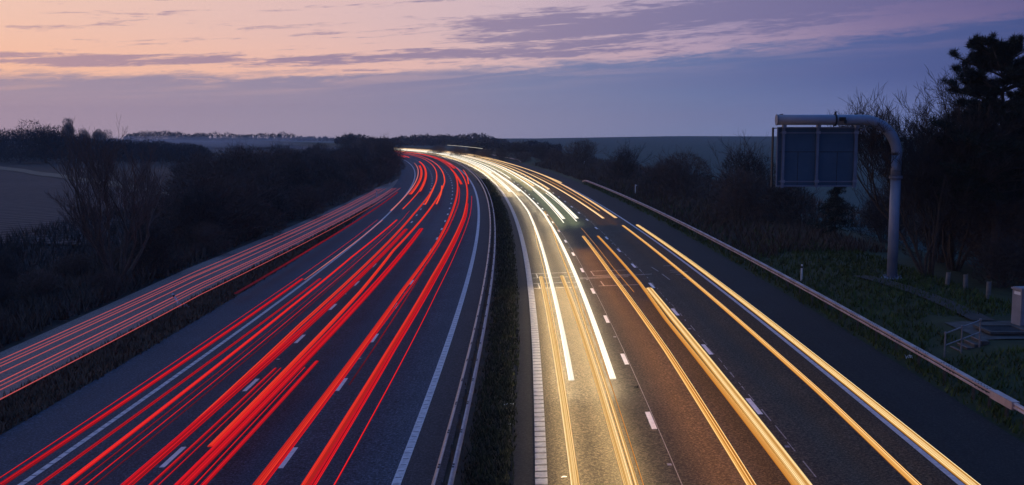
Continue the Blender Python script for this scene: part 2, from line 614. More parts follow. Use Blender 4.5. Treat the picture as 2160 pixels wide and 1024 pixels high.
# thin sealed joint lines along the lane edges of the right carriageway
line('joint_line_marking', M_PAINT_WORN, [(5, 110)], MED + LW + .12, .025, .006)
b = MB()
rj = random.Random(4)
s_ = 18.0
while s_ < 150:
    ln = rj.uniform(.3, 1.5)
    lt = MED + 2 * LW + .13 + rj.uniform(-.03, .03)
    b.face([pt(s_, lt, .006), pt(s_, lt + .035, .006), pt(s_ + ln, lt + .035 + rj.uniform(-.03, .03), .006), pt(s_ + ln, lt, .006)])
    s_ += ln + rj.uniform(.2, 1.2)
tag(b.build('joint_line_marking', M_PAINT_WORN), kind='structure')
# traffic-counting loops cut in the surface
b = MB()
def seg(s0_, l0_, s1_, l1_, wd=.05):
    p, q_ = pt(s0_, l0_, .007), pt(s1_, l1_, .007)
    d_ = (q_ - p).normalized()
    n_ = Vector((-d_.y, d_.x, 0)) * wd
    n_ *= (1.6 if abs(l1_ - l0_) > abs(s1_ - s0_) else .8)
    b.face([p - n_, q_ - n_, q_ + n_, p + n_])
for s_ in (61.6, 63.6, 66.0, 68.0):
    seg(s_, 2.2, s_, 4.9)
for s_, l_ in ((61.6, 2.55), (66.0, 2.55), (61.6, 6.45), (66.2, 6.2)):
    seg(s_, l_, s_ + 2.0, l_ - .05)
for s_ in (61.7, 66.1, 68.2):
    seg(s_, 6.1, s_, 8.7)
seg(64.9, 5.2, 65.1, 8.3)
seg(65.3, 5.2, 65.9, 9.9)
for s_, l0_, l1_ in ((69.5, 11.2, 11.8), (67.3, 11.3, 12.1), (66.4, 11.2, 12.3), (65.4, 11.4, 12.0), (63.4, 11.5, 12.0)):
    seg(s_, l0_, s_, l1_)
seg(69.2, 10.35, 67.0, 10.5)
seg(65.8, 10.55, 63.2, 10.65)
tag(b.build('loop_marking', M_PAINT_WORN), kind='structure')

# ------------------------------------------------------------------ light trails: strands of light at lamp height over the lanes
def glow_mat(name, stops, gain=1.0):
    m = bpy.data.materials.new(name)
    m.use_nodes = True
    t = NT(m.node_tree)
    t.n.clear()
    at = t.add('ShaderNodeAttribute', attribute_name='glow').outputs['Fac']
    col = t.ramp(at, stops)
    e_ = t.add('ShaderNodeEmission')
    t.l.new(col, e_.inputs[0])
    e_.inputs[1].default_value = gain
    o_ = t.add('ShaderNodeOutputMaterial')
    t.l.new(e_.outputs[0], o_.inputs[0])
    return m


def beam_mat(name, col, strength):
    m = bpy.data.materials.new(name)
    m.use_nodes = True
    t = NT(m.node_tree)
    t.n.clear()
    e_ = t.add('ShaderNodeEmission')
    e_.inputs[0].default_value = (*col, 1)
    e_.inputs[1].default_value = strength
    o_ = t.add('ShaderNodeOutputMaterial')
    t.l.new(e_.outputs[0], o_.inputs[0])
    return m


G_RED = glow_mat('tail_lamp_glow', [(0, (.028, .006, .014, 1)), (.3, (.22, .006, .014, 1)), (.65, (.86, .010, .020, 1)), (1, (1.1, .045, .045, 1))])
G_HOT = glow_mat('bright_tail_lamp_glow', [(0, (.06, .006, .012, 1)), (.4, (.72, .010, .018, 1)), (.75, (1.05, .055, .035, 1)), (1, (1.3, .34, .13, 1))])
G_FAR = glow_mat('far_tail_lamp_glow', [(0, (.12, .008, .012, 1)), (.4, (.85, .03, .02, 1)), (.75, (1.1, .16, .06, 1)), (1, (1.35, .48, .18, 1))])
G_PINK = glow_mat('pale_red_lamp_glow', [(0, (.25, .06, .07, 1)), (1, (.95, .30, .28, 1))])
G_LORRY = glow_mat('slip_lamp_glow', [(0, (.30, .06, .07, 1)), (1, (.85, .12, .12, 1))])
G_WHITE = glow_mat('white_headlamp_glow', [(0, (.55, .48, .36, 1)), (.5, (1.2, 1.1, .9, 1)), (1, (2.2, 2.1, 1.9, 1))])
G_GOLD = glow_mat('golden_headlamp_glow', [(0, (.15, .045, .006, 1)), (.28, (.60, .27, .055, 1)), (.6, (1.1, .78, .36, 1)), (1, (1.7, 1.45, .95, 1))])
G_ORNG = glow_mat('amber_headlamp_glow', [(0, (.13, .035, .004, 1)), (.3, (.55, .19, .025, 1)), (.62, (1.15, .66, .21, 1)), (1, (1.6, 1.3, .75, 1))])
G_WARM = glow_mat('warm_white_headlamp_glow', [(0, (.55, .24, .06, 1)), (.5, (1.2, .78, .38, 1)), (1, (2.0, 1.6, 1.0, 1))])
B_WHITE = beam_mat('white_dipped_beam', (1.0, .88, .64), 26)
B_FAR = beam_mat('far_dipped_beam', (1.0, .80, .46), 16)
B_AMBER = beam_mat('deep_amber_dipped_beam', (1.0, .42, .12), 19)
B_GREEN = beam_mat('greenish_dipped_beam', (.75, 1.0, .66), 6)
B_GOLD = beam_mat('golden_dipped_beam', (1.0, .74, .38), 31)
B_ORNG = beam_mat('amber_dipped_beam', (1.0, .46, .16), 1.8)
B_DIM = beam_mat('dim_amber_dipped_beam', (1.0, .58, .34), .6)
B_RED = beam_mat('red_underglow', (1.0, .05, .04), .2)

rt = random.Random(77)


def trail(kind, beam, wd, h, path, label, group, strands=3, fade0=0, fade1=0, name='light_trail', level=1.0, peak=None):
    """path = [(s, lat), ...]; the top is a row of strands of unequal brightness, the underside is the dipped beam"""
    path = sorted(path)
    s0_, s1_ = path[0][0], path[-1][0]
    ss = srange(s0_, s1_, 1.6, .022)
    strands = strands if strands == 1 else int(strands * 2.3 + .5)
    n = max(2, strands * 2)
    if peak is None:
        peak = rt.randrange(strands) if strands > 1 else 0
    prof = []
    for k in range(n + 1):
        if k in (0, n):
            prof.append(.06)
        elif k % 2:
            prof.append(1.0 if k // 2 == peak else rt.uniform(.22, .9))
        else:
            prof.append(rt.uniform(.12, .55))
    V, F, MI, GL = [], [], [], []
    for s_ in ss:
        lat = lerp(s_, path)
        f_ = 1.0
        if kind is G_FAR and s1_ > 300:
            f_ *= lerp(s_, [(40, .70), (120, .8), (200, 1)])
        if fade0:
            f_ *= min(1, .15 + .85 * (s_ - s0_) / fade0)
        if fade1:
            f_ *= min(1, .15 + .85 * (s1_ - s_) / fade1)
        hh = max(.025, wd * .22)
        for k in range(n + 1):
            x = k / n * 2 - 1
            ridge = (.25 if k % 2 else 0)
            V.append(tuple(pt(s_, lat + x * wd / 2, h + hh * ((1 - x * x) * .75 + ridge))))
            GL.append(max(0, min(1, prof[k] * f_ * level)))
        V.append(tuple(pt(s_, lat + wd * .35, h - .012)))
        V.append(tuple(pt(s_, lat - wd * .35, h - .012)))
        GL += [.1, .1]
    r = n + 3
    for i_ in range(len(ss) - 1):
        for k in range(r):
            k2 = (k + 1) % r
            F.append((i_ * r + k, i_ * r + k2, (i_ + 1) * r + k2, (i_ + 1) * r + k))
            MI.append(1 if k == n + 1 else 0)
    F.append(tuple(range(r)))
    F.append(tuple((len(ss) - 1) * r + k for k in reversed(range(r))))
    MI += [0, 0]
    me = bpy.data.meshes.new(name)
    me.from_pydata(V, [], F)
    me.materials.append(kind)
    me.materials.append(beam)
    me.polygons.foreach_set('material_index', MI)
    at = me.attributes.new('glow', 'FLOAT', 'POINT')
    at.data.foreach_set('value', GL)
    o = bpy.data.objects.new(name, me)
    LINK(o)
    tag(o, label, 'light trail', group)
    return o


GL_, GR_, GS_ = 'red tail light trails on the left carriageway', 'white and golden headlight trails on the right carriageway', 'thin red light trails above the slip road'
# six thin lines of a lorry's red lamps, over the made-up strip
SL = ['outermost thin red trail, along the bush side edge of the slip road', 'second thin red trail from the bush side of the slip road',
      'third thin red trail from the bush side of the slip road', 'third thin red trail from the grass verge side of the slip road',
      'second thin red trail from the grass verge side of the slip road', 'innermost thin red trail, along the verge edge of the slip road']
for (a_, b_, c_, d_), lb in zip(((5, -21.2, 72, -21.4), (5, -20.55, 69, -20.7), (5, -19.9, 67, -20.05), (5, -19.1, 65, -19.25), (5, -18.4, 63, -18.55), (5, -17.65, 61, -17.8)), SL):
    far = {-21.2: -18.1, -20.55: -17.4, -19.9: -16.75, -19.1: -15.6, -18.4: -15.0, -17.65: -14.3}[b_]
    trail(G_LORRY, B_RED, rt.choice((.022, .028, .036)), .45, [(a_, b_), (c_, d_), (173, far)], lb, GS_, 1, level=rt.uniform(.6, 1.0))
for a_, c_, f_, lb in ((-20.85, -21.0, -17.7, 'faint red thread between the two outermost slip road trails'), (-18.75, -18.9, -15.3, 'faint red thread left of the second trail from the slip road verge')):
    trail(G_LORRY, B_RED, .014, .45, [(5, a_), (66, c_), (173, f_)], lb, GS_, 1, level=.28)
R_ = [
    (G_RED, .26, .6, [(60, -15.4), (85, -15.2), (117, -14.7), (158, -14.0)], 'broad dull red trail fading out beside the dry grass verge', 2, 22, 0, .5),
    (G_RED, .04, .75, [(5, -12.56), (58, -12.7), (107, -12.5)], 'hair thin crimson trail just outside the left edge line', 1, 0, 0, .8),
    (G_PINK, .10, .3, [(67, -12.74), (79, -12.68), (112, -12.47)], 'short pinkish trail lying on the left edge line before the bend', 1, 8, 0, .8),
    (G_RED, .24, .75, [(5, -12.3), (64, -12.3)], 'wide soft red trail against the inner side of the left edge line', 4, 30, 0, .85),
    (G_RED, .15, .75, [(5, -11.27), (64, -11.15)], 'soft red double trail in the near lane, right of the left edge line', 2, 20, 0, .8),
    (G_HOT, .19, .75, [(5, -10.38), (53, -10.75), (75, -10.8), (106, -10.4)], 'bright orange edged red trail in the middle of the slow lane', 3, 0, 0, .85),
    (G_RED, .04, .75, [(5, -10.17), (62, -10.35), (100, -10.2)], 'faint dark red thread beside the bright orange edged trail', 1, 0, 0, .42),
    (G_RED, .05, .75, [(5, -9.9), (58, -10.03), (106, -9.85), (118, -9.95)], 'thin bright red thread on the right of the slow lane bundle', 1, 0, 0, .85),
    (G_RED, .03, .7, [(5, -9.72), (70, -9.9)], 'faint brown red thread closest to the first dashed line', 1, 0, 0, .25),
    (G_PINK, .22, .45, [(123, -12.5), (176, -12.35), (229, -12.2), (300, -11.9)], 'pink trail along the left edge line through the bend', 2, 0, 30, .9),
    (G_FAR, .48, .75, [(149, -11.65), (194, -11.5), (268, -11.45)], 'short thick orange red trail at the outside of the bend, nearer the edge line', 3, 0, 0, .7),
    (G_FAR, .50, .75, [(155, -10.55), (222, -10.55), (300, -10.4)], 'short thick orange red trail in the bend, second from the edge line', 3, 0, 0, .7),
    (G_FAR, .18, .75, [(121, -10.93), (153, -10.69), (188, -10.54)], 'thin orange trail running on from the thick bend trails', 1, 0, 0, .7),
    (G_FAR, .24, .75, [(29, -8.85), (48, -9.15), (114, -9.15), (178, -8.5), (258, -8.1), (323, -7.9), (500, -8.2)], 'long orange cored trail left of the first dashed line, reaching the horizon', 2, 0, 0, .95),
    (G_RED, .36, .85, [(5, -8.75), (57, -8.6), (94, -8.5)], 'very broad red trail left of the first dashed line', 4, 14, 0, .82),
    (G_FAR, .24, .75, [(29, -7.6), (58, -7.75), (78, -8.1), (128, -7.58), (180, -6.95), (250, -6.9), (330, -6.6), (500, -6.9)], 'long orange cored trail right of the first dashed line, reaching the horizon', 2, 0, 0, .95),
    (G_RED, .40, .85, [(5, -7.3), (57, -7.15), (94, -7.1)], 'very broad red trail right of the first dashed line', 5, 14, 0, .82),
    (G_FAR, .26, .75, [(127, -8.6), (146, -8.65), (170, -8.6)], 'short orange trail beside the tiny dashes, left one of a pair', 1, 0, 0, .75),
    (G_FAR, .26, .75, [(127, -7.2), (148, -7.2), (169, -7.35)], 'short orange trail beside the tiny dashes, right one of a pair', 1, 0, 0, .8),
    (G_RED, .12, .75, [(5, -8.25), (39, -8.15)], 'red trail starting at the near white dash, left one of two', 2, 0, 0, .9),
    (G_RED, .05, .75, [(5, -7.99), (39, -7.95)], 'thin red trail starting at the near white dash, right one of two', 1, 0, 0, .7),
    (G_RED, .06, .75, [(5, -6.95), (39, -7.02)], 'thin red trail starting mid lane, left of the short thick one', 1, 0, 0, .8),
    (G_RED, .17, .75, [(5, -6.78), (40, -6.75)], 'short thick red trail starting abruptly in the middle lane', 2, 0, 0, .85),
    (G_FAR, .26, .75, [(5, -5.33), (57, -5.36), (82, -5.05), (128, -4.94), (185, -4.76), (274, -4.45), (340, -4.2), (500, -4.5)], 'long red trail crossing onto the second dashed line, reaching the horizon', 2, 0, 0, .72),
    (G_RED, .13, .75, [(5, -5.16), (44, -5.2), (83, -4.77), (130, -4.5), (164, -4.57)], 'red trail close right of the trail that touches the second dashed line', 2, 0, 0, .85),
    (G_RED, .07, .75, [(36, -4.78), (70, -4.89), (95, -4.59)], 'faint red trail right of the second dashed line', 1, 12, 0, .45),
    (G_FAR, .25, .75, [(5, -4.02), (41, -4.1), (63, -4.04), (107, -3.55), (163, -3.35), (240, -3.18), (311, -2.95), (500, -3.3)], 'long bright red trail in the fast lane, reaching the horizon', 2, 0, 0, .74),
    (G_RED, .22, .75, [(5, -3.83), (42, -3.93), (63, -3.8), (107, -3.35), (126, -3.38)], 'thick red trail right beside the long fast lane trail', 3, 0, 0, .9),
    (G_RED, .06, .75, [(5, -3.3), (57, -3.32), (79, -3.2), (108, -2.92), (140, -2.84)], 'thin red trail nearest to the median edge line', 1, 0, 0, .9),
    (G_FAR, .40, .75, [(171, -4.13), (204, -4.5), (236, -4.63)], 'short thick red trail at the bend in the fast lane', 2, 0, 0, .75),
    (G_FAR, .26, .75, [(171, -3.0), (202, -2.5), (230, -2.2)], 'short red trail at the bend beside the median edge line', 1, 0, 0, .7),
    (G_FAR, .5, .75, [(350, -12.4), (480, -12.2)], 'far red trail at the bushes, left one of two', 2, 0, 0, .75),
    (G_FAR, .5, .75, [(345, -11.2), (480, -10.9)], 'far red trail at the bushes, right one of two', 2, 0, 0, .75),
    (G_FAR, .55, .75, [(240, -3.8), (330, -3.7), (480, -3.9)], 'far glowing red band of the fast lane under the white trails', 3, 0, 0, .7),
]
for m_, wd, h_, path, lb, st, f0, f1, lv in R_:
    trail(m_, B_RED, wd, h_, path, lb, GL_, st, f0, f1, level=lv)

W_ = [
    (G_WHITE, B_WHITE, .21, .65, [(36, 3.16), (64, 3.17), (94, 3.3), (112, 3.4), (154, 3.0), (213, 2.6), (288, 2.5)], 'white trail ending abruptly in the inner lane, left one of the pair', 3, 0, 1.0),
    (G_WHITE, B_WHITE, .23, .65, [(36, 4.64), (72, 4.78), (109, 4.88), (150, 4.4), (197, 3.9), (282, 4.0)], 'white trail ending abruptly in the inner lane, right one of the pair', 3, 0, 1.0),
    (G_WHITE, B_FAR, .46, .65, [(147, 2.76), (189, 2.3), (228, 2.3), (325, 2.4), (520, 2.3)], 'broad white trail on the inside of the far bend, ending first', 4, 0, 1.0),
    (G_WHITE, B_FAR, .46, .65, [(148, 4.1), (187, 3.6), (276, 3.8), (520, 3.9)], 'broad white trail on the far bend, second from the median', 4, 0, 1.0),
    (G_GOLD, B_GOLD, .055, .65, [(5, 2.93), (25, 2.9), (45, 2.86), (80, 2.95), (110, 3.5)], 'thin golden trail nearest to the ribbed white line', 1, 0, .8),
    (G_GOLD, B_GOLD, .23, .65, [(5, 2.87), (25, 2.83), (45, 2.70), (62, 2.62)], 'wide pale golden trail starting at the loop marks, nearest the ribbed line', 3, 0, .9),
    (G_GOLD, B_GOLD, .24, .65, [(5, 4.2), (25, 4.15), (44, 4.03), (62, 3.9)], 'wide pale golden trail starting at the loop marks, second from the ribbed line', 3, 0, .92),
    (G_GOLD, B_GOLD, .11, .65, [(5, 4.38), (25, 4.35), (45, 4.26), (77, 4.43), (111, 5.1)], 'golden double thread right of the wide pale golden trail', 2, 0, .85),
    (G_ORNG, B_ORNG, .03, .65, [(5, 4.56), (52, 4.47)], 'hair thin amber trail nearest the first dashed line', 1, 0, .5),
    (G_ORNG, B_ORNG, .04, .65, [(88, 5.2), (112, 5.25)], 'short amber thread beside the inner lane white trail', 1, 0, .55),
    (G_WHITE, B_GREEN, .34, .65, [(101, 6.45), (142, 6.5), (190, 6.4), (250, 6.5), (350, 6.3), (520, 6.1)], 'white trail ending in the greenish middle lane, left one of two', 3, 0, 1.0),
    (G_WHITE, B_GREEN, .12, .65, [(97, 6.15), (126, 6.17), (150, 6.2)], 'thin white thread under the left middle lane trail', 1, 0, .9),
    (G_WHITE, B_GREEN, .34, .65, [(101, 7.76), (143, 7.85), (194, 7.35), (263, 7.5), (520, 7.3)], 'white trail ending in the greenish middle lane, right one of two', 3, 0, 1.0),
    (G_WHITE, B_GREEN, .12, .65, [(98, 7.45), (118, 7.5), (142, 7.4)], 'thin white thread under the right middle lane trail', 1, 0, .9),
    (G_ORNG, B_AMBER, .24, 1.0, [(5, 6.98), (24, 6.95), (38.5, 6.91), (59, 6.68), (81, 6.63)], 'amber trail along the left of the middle lane', 3, 0, .95),
    (G_ORNG, B_DIM, .03, .65, [(55, 7.46), (64, 7.3), (91, 7.31)], 'hair thin amber thread in the middle of the middle lane', 1, 0, .6),
    (G_ORNG, B_ORNG, .2, .65, [(5, 8.24), (25, 8.22), (47, 8.02), (58, 8.15), (84, 8.08)], 'dark amber trail in the middle lane, left of the widest golden one', 3, 0, .72),
    (G_GOLD, B_ORNG, .36, .65, [(5, 8.48), (25, 8.45), (47, 8.38), (56, 8.4)], 'widest striped golden trail, beside the second dashed line', 5, 0, .9),
    (G_WARM, B_ORNG, .24, .65, [(100, 10.26), (140, 9.95), (188, 9.7), (282, 9.7), (520, 9.6)], 'warm white trail ending in the outer lane, left one', 2, 0, .9),
    (G_ORNG, B_DIM, .12, .65, [(109, 10.86), (163, 10.67), (203, 10.4)], 'thin amber trail between two outer lane trails', 1, 0, .75),
    (G_WARM, B_ORNG, .30, .65, [(100, 11.46), (141, 11.45), (194, 11.6), (260, 11.2), (520, 11.0)], 'warm white trail ending at the outer edge line, right one', 3, 0, .9),
    (G_WARM, B_ORNG, .34, .65, [(166, 11.95), (225, 11.4), (300, 10.4)], 'short warm trail outermost on the far bend', 2, 0, .85),
    (G_ORNG, B_DIM, .24, .65, [(5, 11.05), (25, 11.1), (33, 11.2), (58, 11.15), (92, 11.13)], 'long amber trail in the outer lane, left one of two', 3, 0, 1.0),
    (G_GOLD, B_DIM, .33, .65, [(5, 12.4), (36, 12.42), (66, 12.46), (92, 12.43)], 'long wide pale golden trail covering the outer edge line', 4, 0, .88),
    (G_WHITE, B_FAR, .40, .65, [(213, 3.0), (330, 3.1), (520, 3.0)], 'dazzling white trail in the far bundle, innermost on the bend', 3, 0, 1.0),
    (G_WHITE, B_FAR, .40, .65, [(186, 4.9), (300, 4.9), (520, 4.8)], 'dazzling white trail in the far bundle, along the first dashed line', 3, 0, 1.0),
    (G_WARM, B_FAR, .36, .65, [(160, 7.0), (300, 6.95), (520, 6.8)], 'warm white trail in the far bundle, between the two middle lane trails', 3, 0, 1.0),
    (G_WARM, B_FAR, .36, .65, [(150, 8.5), (300, 8.4), (520, 8.2)], 'warm white trail in the far bundle, along the second dashed line', 3, 0, .95),
    (G_WARM, B_ORNG, .45, .65, [(300, 10.2), (400, 9.6)], 'short white trail ending on the far verge side of the bend', 2, 0, .9),
]
for m_, bm_, wd, h_, path, lb, st, f0, lv in W_:
    trail(m_, bm_, wd, h_, path, lb, GR_, st, f0, 0, level=lv)
trail(G_WHITE, B_DIM, .30, 3.4, [(318, 9.9), (392, 8.2)], 'high thin white trail floating above the far bend', GR_, 1, level=.35)

# ------------------------------------------------------------------ crash barriers
def along(lat, s0_, s1_, step):
    n = max(1, int(round((s1_ - s0_) / step)))
    return [s0_ + (s1_ - s0_) * i_ / n for i_ in range(n + 1)]


def sweep(b, profile, stations, m=0, closed=True):
    """profile = [(dlat, dz)] ; stations = [(s, lat, z)]"""
    rings = []
    for s_, lat, z in stations:
        r0 = len(b.v)
        for dl, dz in profile:
            b.v.append(tuple(pt(s_, lat + dl, 0) + Vector((0, 0, z + dz - BANK * dl))))
        rings.append(r0)
    n = len(profile)
    for r0, r1 in zip(rings, rings[1:]):
        for k in range(n if closed else n - 1):
            k2 = (k + 1) % n
            b.f.append((r0 + k, r0 + k2, r1 + k2, r1 + k))
            b.m.append(m)
    if closed:
        b.f.append(tuple(rings[0] + k for k in reversed(range(n))))
        b.f.append(tuple(rings[-1] + k for k in range(n)))
        b.m += [m, m]


def barrier_post(parent, s_, lat, z0, z1, wd=.09):
    p = pt(s_, lat)
    th = atan(dS(s_))
    b = MB()
    R = Matrix.Rotation(-th, 3, 'Z')
    zc = (z0 + z1) / 2
    b.box((0, 0, zc), (.012, wd, z1 - z0), 0, R)
    b.box((0, -wd / 2, zc), (.07, .008, z1 - z0 - .01), 0, R)
    b.box((0, wd / 2, zc), (.07, .008, z1 - z0 - .014), 0, R)
    o = b.build('post', M_POST, parent)
    o.location = p - Vector(parent.location)
    return o


BOX = [(-.10, .48), (-.10, .53), (-.065, .555), (-.065, .595), (-.10, .62), (-.10, .68), (.10, .68), (.10, .48)]
bar = empty('crash_barrier', pt(17, 16.6), 'long weathered box rail crash barrier along the right verge, passing the sign pole', 'crash barrier')
base = Vector(bar.location)


def rail_obj(name, mts, stations, prof, parent, slots=None):
    b = MB()
    sweep(b, prof, stations)
    o = b.build(name, mts, parent)
    o.location = -base
    return o


def rz(lat):
    return lerp(lat, GZ) - BANK * lat


st = [(s_, 16.6, rz(16.6)) for s_ in srange(32.5, 170, 1.5, .02)] + [(173, 16.62, rz(16.6) - .12), (176, 16.7, rz(16.6) - .42)]
b = MB()
sweep(b, BOX, st)
for s_ in srange(33, 165, 2.6, .01):
    for q_ in range(6):
        p = pt(s_ + q_ * .22, 16.6 - .07) + Vector((0, 0, rz(16.6) + .681))
        b.box(p, (.035, .05, .02), 1)
        b.box(p + Vector((.09, 0, 0)), (.035, .05, .02), 1)
    for q_ in range(4):
        b.box(pt(s_ + q_ * .28, 16.6 - .103) + Vector((0, 0, rz(16.6) + .575)), (.01, .13, .03), 1)
o = b.build('rail', [M_RAIL, M_RAILDARK], bar)
o.location = -base
st = [(s_, 16.6, rz(16.6) + .06) for s_ in srange(14, 31.4, 1.0, .02)]
rail_obj('rail', M_RAIL, st, [(-.05, .44), (-.09, .48), (-.05, .52), (-.05, .56), (-.09, .60), (-.05, .64), (.03, .64), (.03, .44)], bar)
b = MB()
sweep(b, [(-.125, .455), (-.125, .71), (.12, .71), (.12, .455)], [(31.2, 16.6, rz(16.6) + .01), (32.7, 16.6, rz(16.6))])
o = b.build('transition_sleeve', M_RAIL, bar)
o.location = -base
b = MB()
sweep(b, [(-.068, .556), (-.066, .556), (-.066, .594), (-.068, .594)], [(s_, 16.6, rz(16.6)) for s_ in srange(32.8, 168, 1.5, .02)])
o = b.build('rail_slot', M_RAILDARK, bar)
o.location = -base
sp = 15.0
while sp < 170:
    barrier_post(bar, sp, 16.62, rz(16.62) - .5, rz(16.62) + .5)
    sp += 1.2 if sp < 33 else 2.4 if sp < 60 else 3.2

bar2 = empty('crash_barrier', pt(290, 16.6), 'short distant steel crash barrier catching orange light beyond the white trails', 'crash barrier')
base = Vector(bar2.location)
rail_obj('rail', M_RAIL, [(282, 16.7, rz(16.6) - .4), (287, 16.62, rz(16.6))] + [(s_, 16.6, rz(16.6)) for s_ in srange(291, 350, 4)], BOX, bar2)
for s_ in along(0, 292, 348, 4):
    barrier_post(bar2, s_, 16.62, rz(16.62) - .4, rz(16.62) + .5)

mb_ = empty('median_barrier', pt(12, -.45), 'double rail steel barrier curving along the central reservation', 'crash barrier')
base = Vector(mb_.location)
WB = lambda sg: [(sg * .0, .46), (sg * .05, .50), (sg * .0, .55), (sg * .0, .57), (sg * .05, .62), (sg * .0, .66), (sg * -.055, .665), (sg * -.055, .65), (sg * -.012, .64), (sg * -.012, .46)]
for sg, lt in ((-1, -.80), (1, -.36)):
    b = MB()
    sweep(b, WB(sg), [(s_, lt, 0) for s_ in srange(12, 430, 1.5, .02)])
    for s_ in srange(14, 120, 3.2, .01):
        for off in (0, .22):
            b.box(pt(s_ + off, lt - sg * .025) + Vector((0, 0, .668)), (.05, .07, .02), 1)
    o = b.build('rail', [M_STEEL, M_RAILDARK], mb_)
    o.location = -base
sp = 13.0
while sp < 230:
    barrier_post(mb_, sp, -.58, -.05, .62, .11)
    sp += 3.2

# ------------------------------------------------------------------ overhead sign seen from behind
SB = Vector((21.45, 57.6, 1.28))
sgn = empty('motorway_sign', SB, 'large blue grey sign seen from behind, hung from a curved arm on a pole', 'road sign')
b = MB()
path, rad = [(0, 0, .02), (0, 0, 3.0), (0, 0, 5.75)], [.28, .28, .28]
b.tube(path, rad, 20)
b.build('pole', M_GANTRY, sgn, True)
b = MB()
arm = [(0, 0, 5.72), (0, 0, 6.95)]
for k in range(13):
    t_ = k / 12 * pi / 2
    arm.append((-1.95 + 1.95 * cos(t_), 0, 6.95 + 1.95 * sin(t_)))
arm += [(-4, 0, 8.9), (-6.72, 0, 8.9)]
b.tube(arm, .285, 20)
b.build('arm', M_GANTRY, sgn, True)
b = MB()
b.tube([(0, 0, 5.66), (0, 0, 5.78)], .37, 20)
for k in range(10):
    t_ = 2 * pi * k / 10
    b.box((.33 * cos(t_), .33 * sin(t_), 5.72), (.05, .05, .2))
b.build('flange', M_SIGNF, sgn)
b = MB()
b.tube([(-6.72, 0, 8.9), (-6.77, 0, 8.9)], .31, 20)
b.build('end_cap', M_SIGNF, sgn)
b = MB()
b.tube([(0, 0, -.12), (0, 0, .07)], .58, 24)
for k in range(12):
    t_ = 2 * pi * k / 12
    b.tube([(.47 * cos(t_), .47 * sin(t_), .03), (.47 * cos(t_), .47 * sin(t_), .2)], .03, 6)
b.build('base_plate', M_GANTRY, sgn)
px0, px1, pz0, pz1 = -6.62, -2.12, 5.18, 8.5
b = MB()
b.box(((px0 + px1) / 2, .34, (pz0 + pz1) / 2), (px1 - px0, .05, pz1 - pz0))
pan = b.build('sign_panel', M_SIGN, sgn)
b = MB()
zs = pz0 + (pz1 - pz0) * .585
for x in (-5.42, -3.22):
    b.box((x, .312, (pz0 + zs) / 2), (.025, .012, zs - pz0))
for xa, xb in ((px0 + .15, -4.5), (-4.28, px1 - .15)):
    b.box(((xa + xb) / 2, .311, zs), (xb - xa, .012, .03))
b.build('panel_joint', M_DARK, pan)
b = MB()
for z in (pz0 + .03, pz1 - .03):
    b.box(((px0 + px1) / 2, .27, z), (px1 - px0, .09, .07))
for z in (pz0 + .28, pz1 - .32):
    b.box(((px0 + px1) / 2, .292, z), (px1 - px0 - .3, .045, .06))
b.box((px0 + .02, .27, (pz0 + pz1) / 2), (.05, .09, pz1 - pz0 - .14))
b.box((px1 - .02, .27, (pz0 + pz1) / 2), (.05, .09, pz1 - pz0 - .14))
b.build('panel_frame', M_SIGNF, sgn)
b = MB()
b.box((px0 - .21, .42, (pz0 + pz1) / 2 - .03), (.06, .26, pz1 - pz0 + .02))
b.box((px0 - .10, .46, pz0 + .04), (.2, .10, .05))
b.box((px0 - .10, .46, pz1 - .06), (.2, .10, .05))
b.build('side_shield', M_DARK, sgn)
for x in (px0 + .33, -4.38, px1 - .13):
    b = MB()
    b.box((x, .20, (pz0 + pz1) / 2 + .12), (.14, .12, pz1 - pz0 + .36))
    b.box((x, .10, 8.53), (.2, .3, .16))
    o = b.build('hanger', M_SIGNF, sgn)
    b = MB()
    for z in (pz0 + .3, pz1 - .3):
        b.box((x, .13, z), (.26, .05, .12))
        b.box((x + .09, .10, z), (.05, .05, .16))
    b.build('clamp', M_GANTRY, o)
b = MB()
b.tube([(-3.55, 0, 8.9), (-3.47, 0, 8.9)], .35, 16)
b.box((-3.51, -.05, 9.28), (.09, .12, .16))
b.box((-3.2, -.34, 8.94), (.34, .12, .2))
b.box((-3.05, -.36, 8.78), (.12, .14, .2))
b.build('cable_box', M_DARK, sgn)
b = MB()
b.tube([(-6.6, 0, 9.185), (-6.42, 0, 9.185)], .03, 8)
b.box((-6.45, 0, 9.2), (.06, .12, .07))
b.build('cap_bolt', M_DARK, sgn)
b = MB()
b.tube([(-1.94, .30, 8.32), (-1.94, .1, 8.32), (-1.82, .1, 8.42)], .05, 8)
b.build('side_bracket', M_SIGNF, sgn)

# ------------------------------------------------------------------ roadside cabinet, pad, steps, handrail
cb = empty('roadside_cabinet', (21.62, 43.5, 1.27), 'pale grey equipment cabinet with a white label at the right edge of the picture', 'cabinet', rz=radians(9))
b = MB()
b.box((.46, .0, .82), (1.0, .62, 1.52))
b.build('body', M_CAB, cb)
b = MB()
b.box((.46, .0, 1.615), (1.1, .72, .065))
b.box((.46, .0, 1.66), (1.0, .62, .03))
b.build('roof', M_CAB, cb)
b = MB()
b.box((.46, 0, .03), (1.06, .68, .08))
b.build('plinth', M_CONC, cb)
for x in (.22, .71):
    b = MB()
    b.box((x, -.322, .82), (.46, .02, 1.42))
    d_ = b.build('door', M_CAB, cb)
    b = MB()
    b.box((x + (.17 if x < .5 else -.17), -.345, .85), (.03, .03, .16))
    b.build('handle', M_DARK, d_)
b = MB()
b.box((-.043, -.02, 1.44), (.006, .42, .14))
b.build('label_plate', M_WHITE, cb)

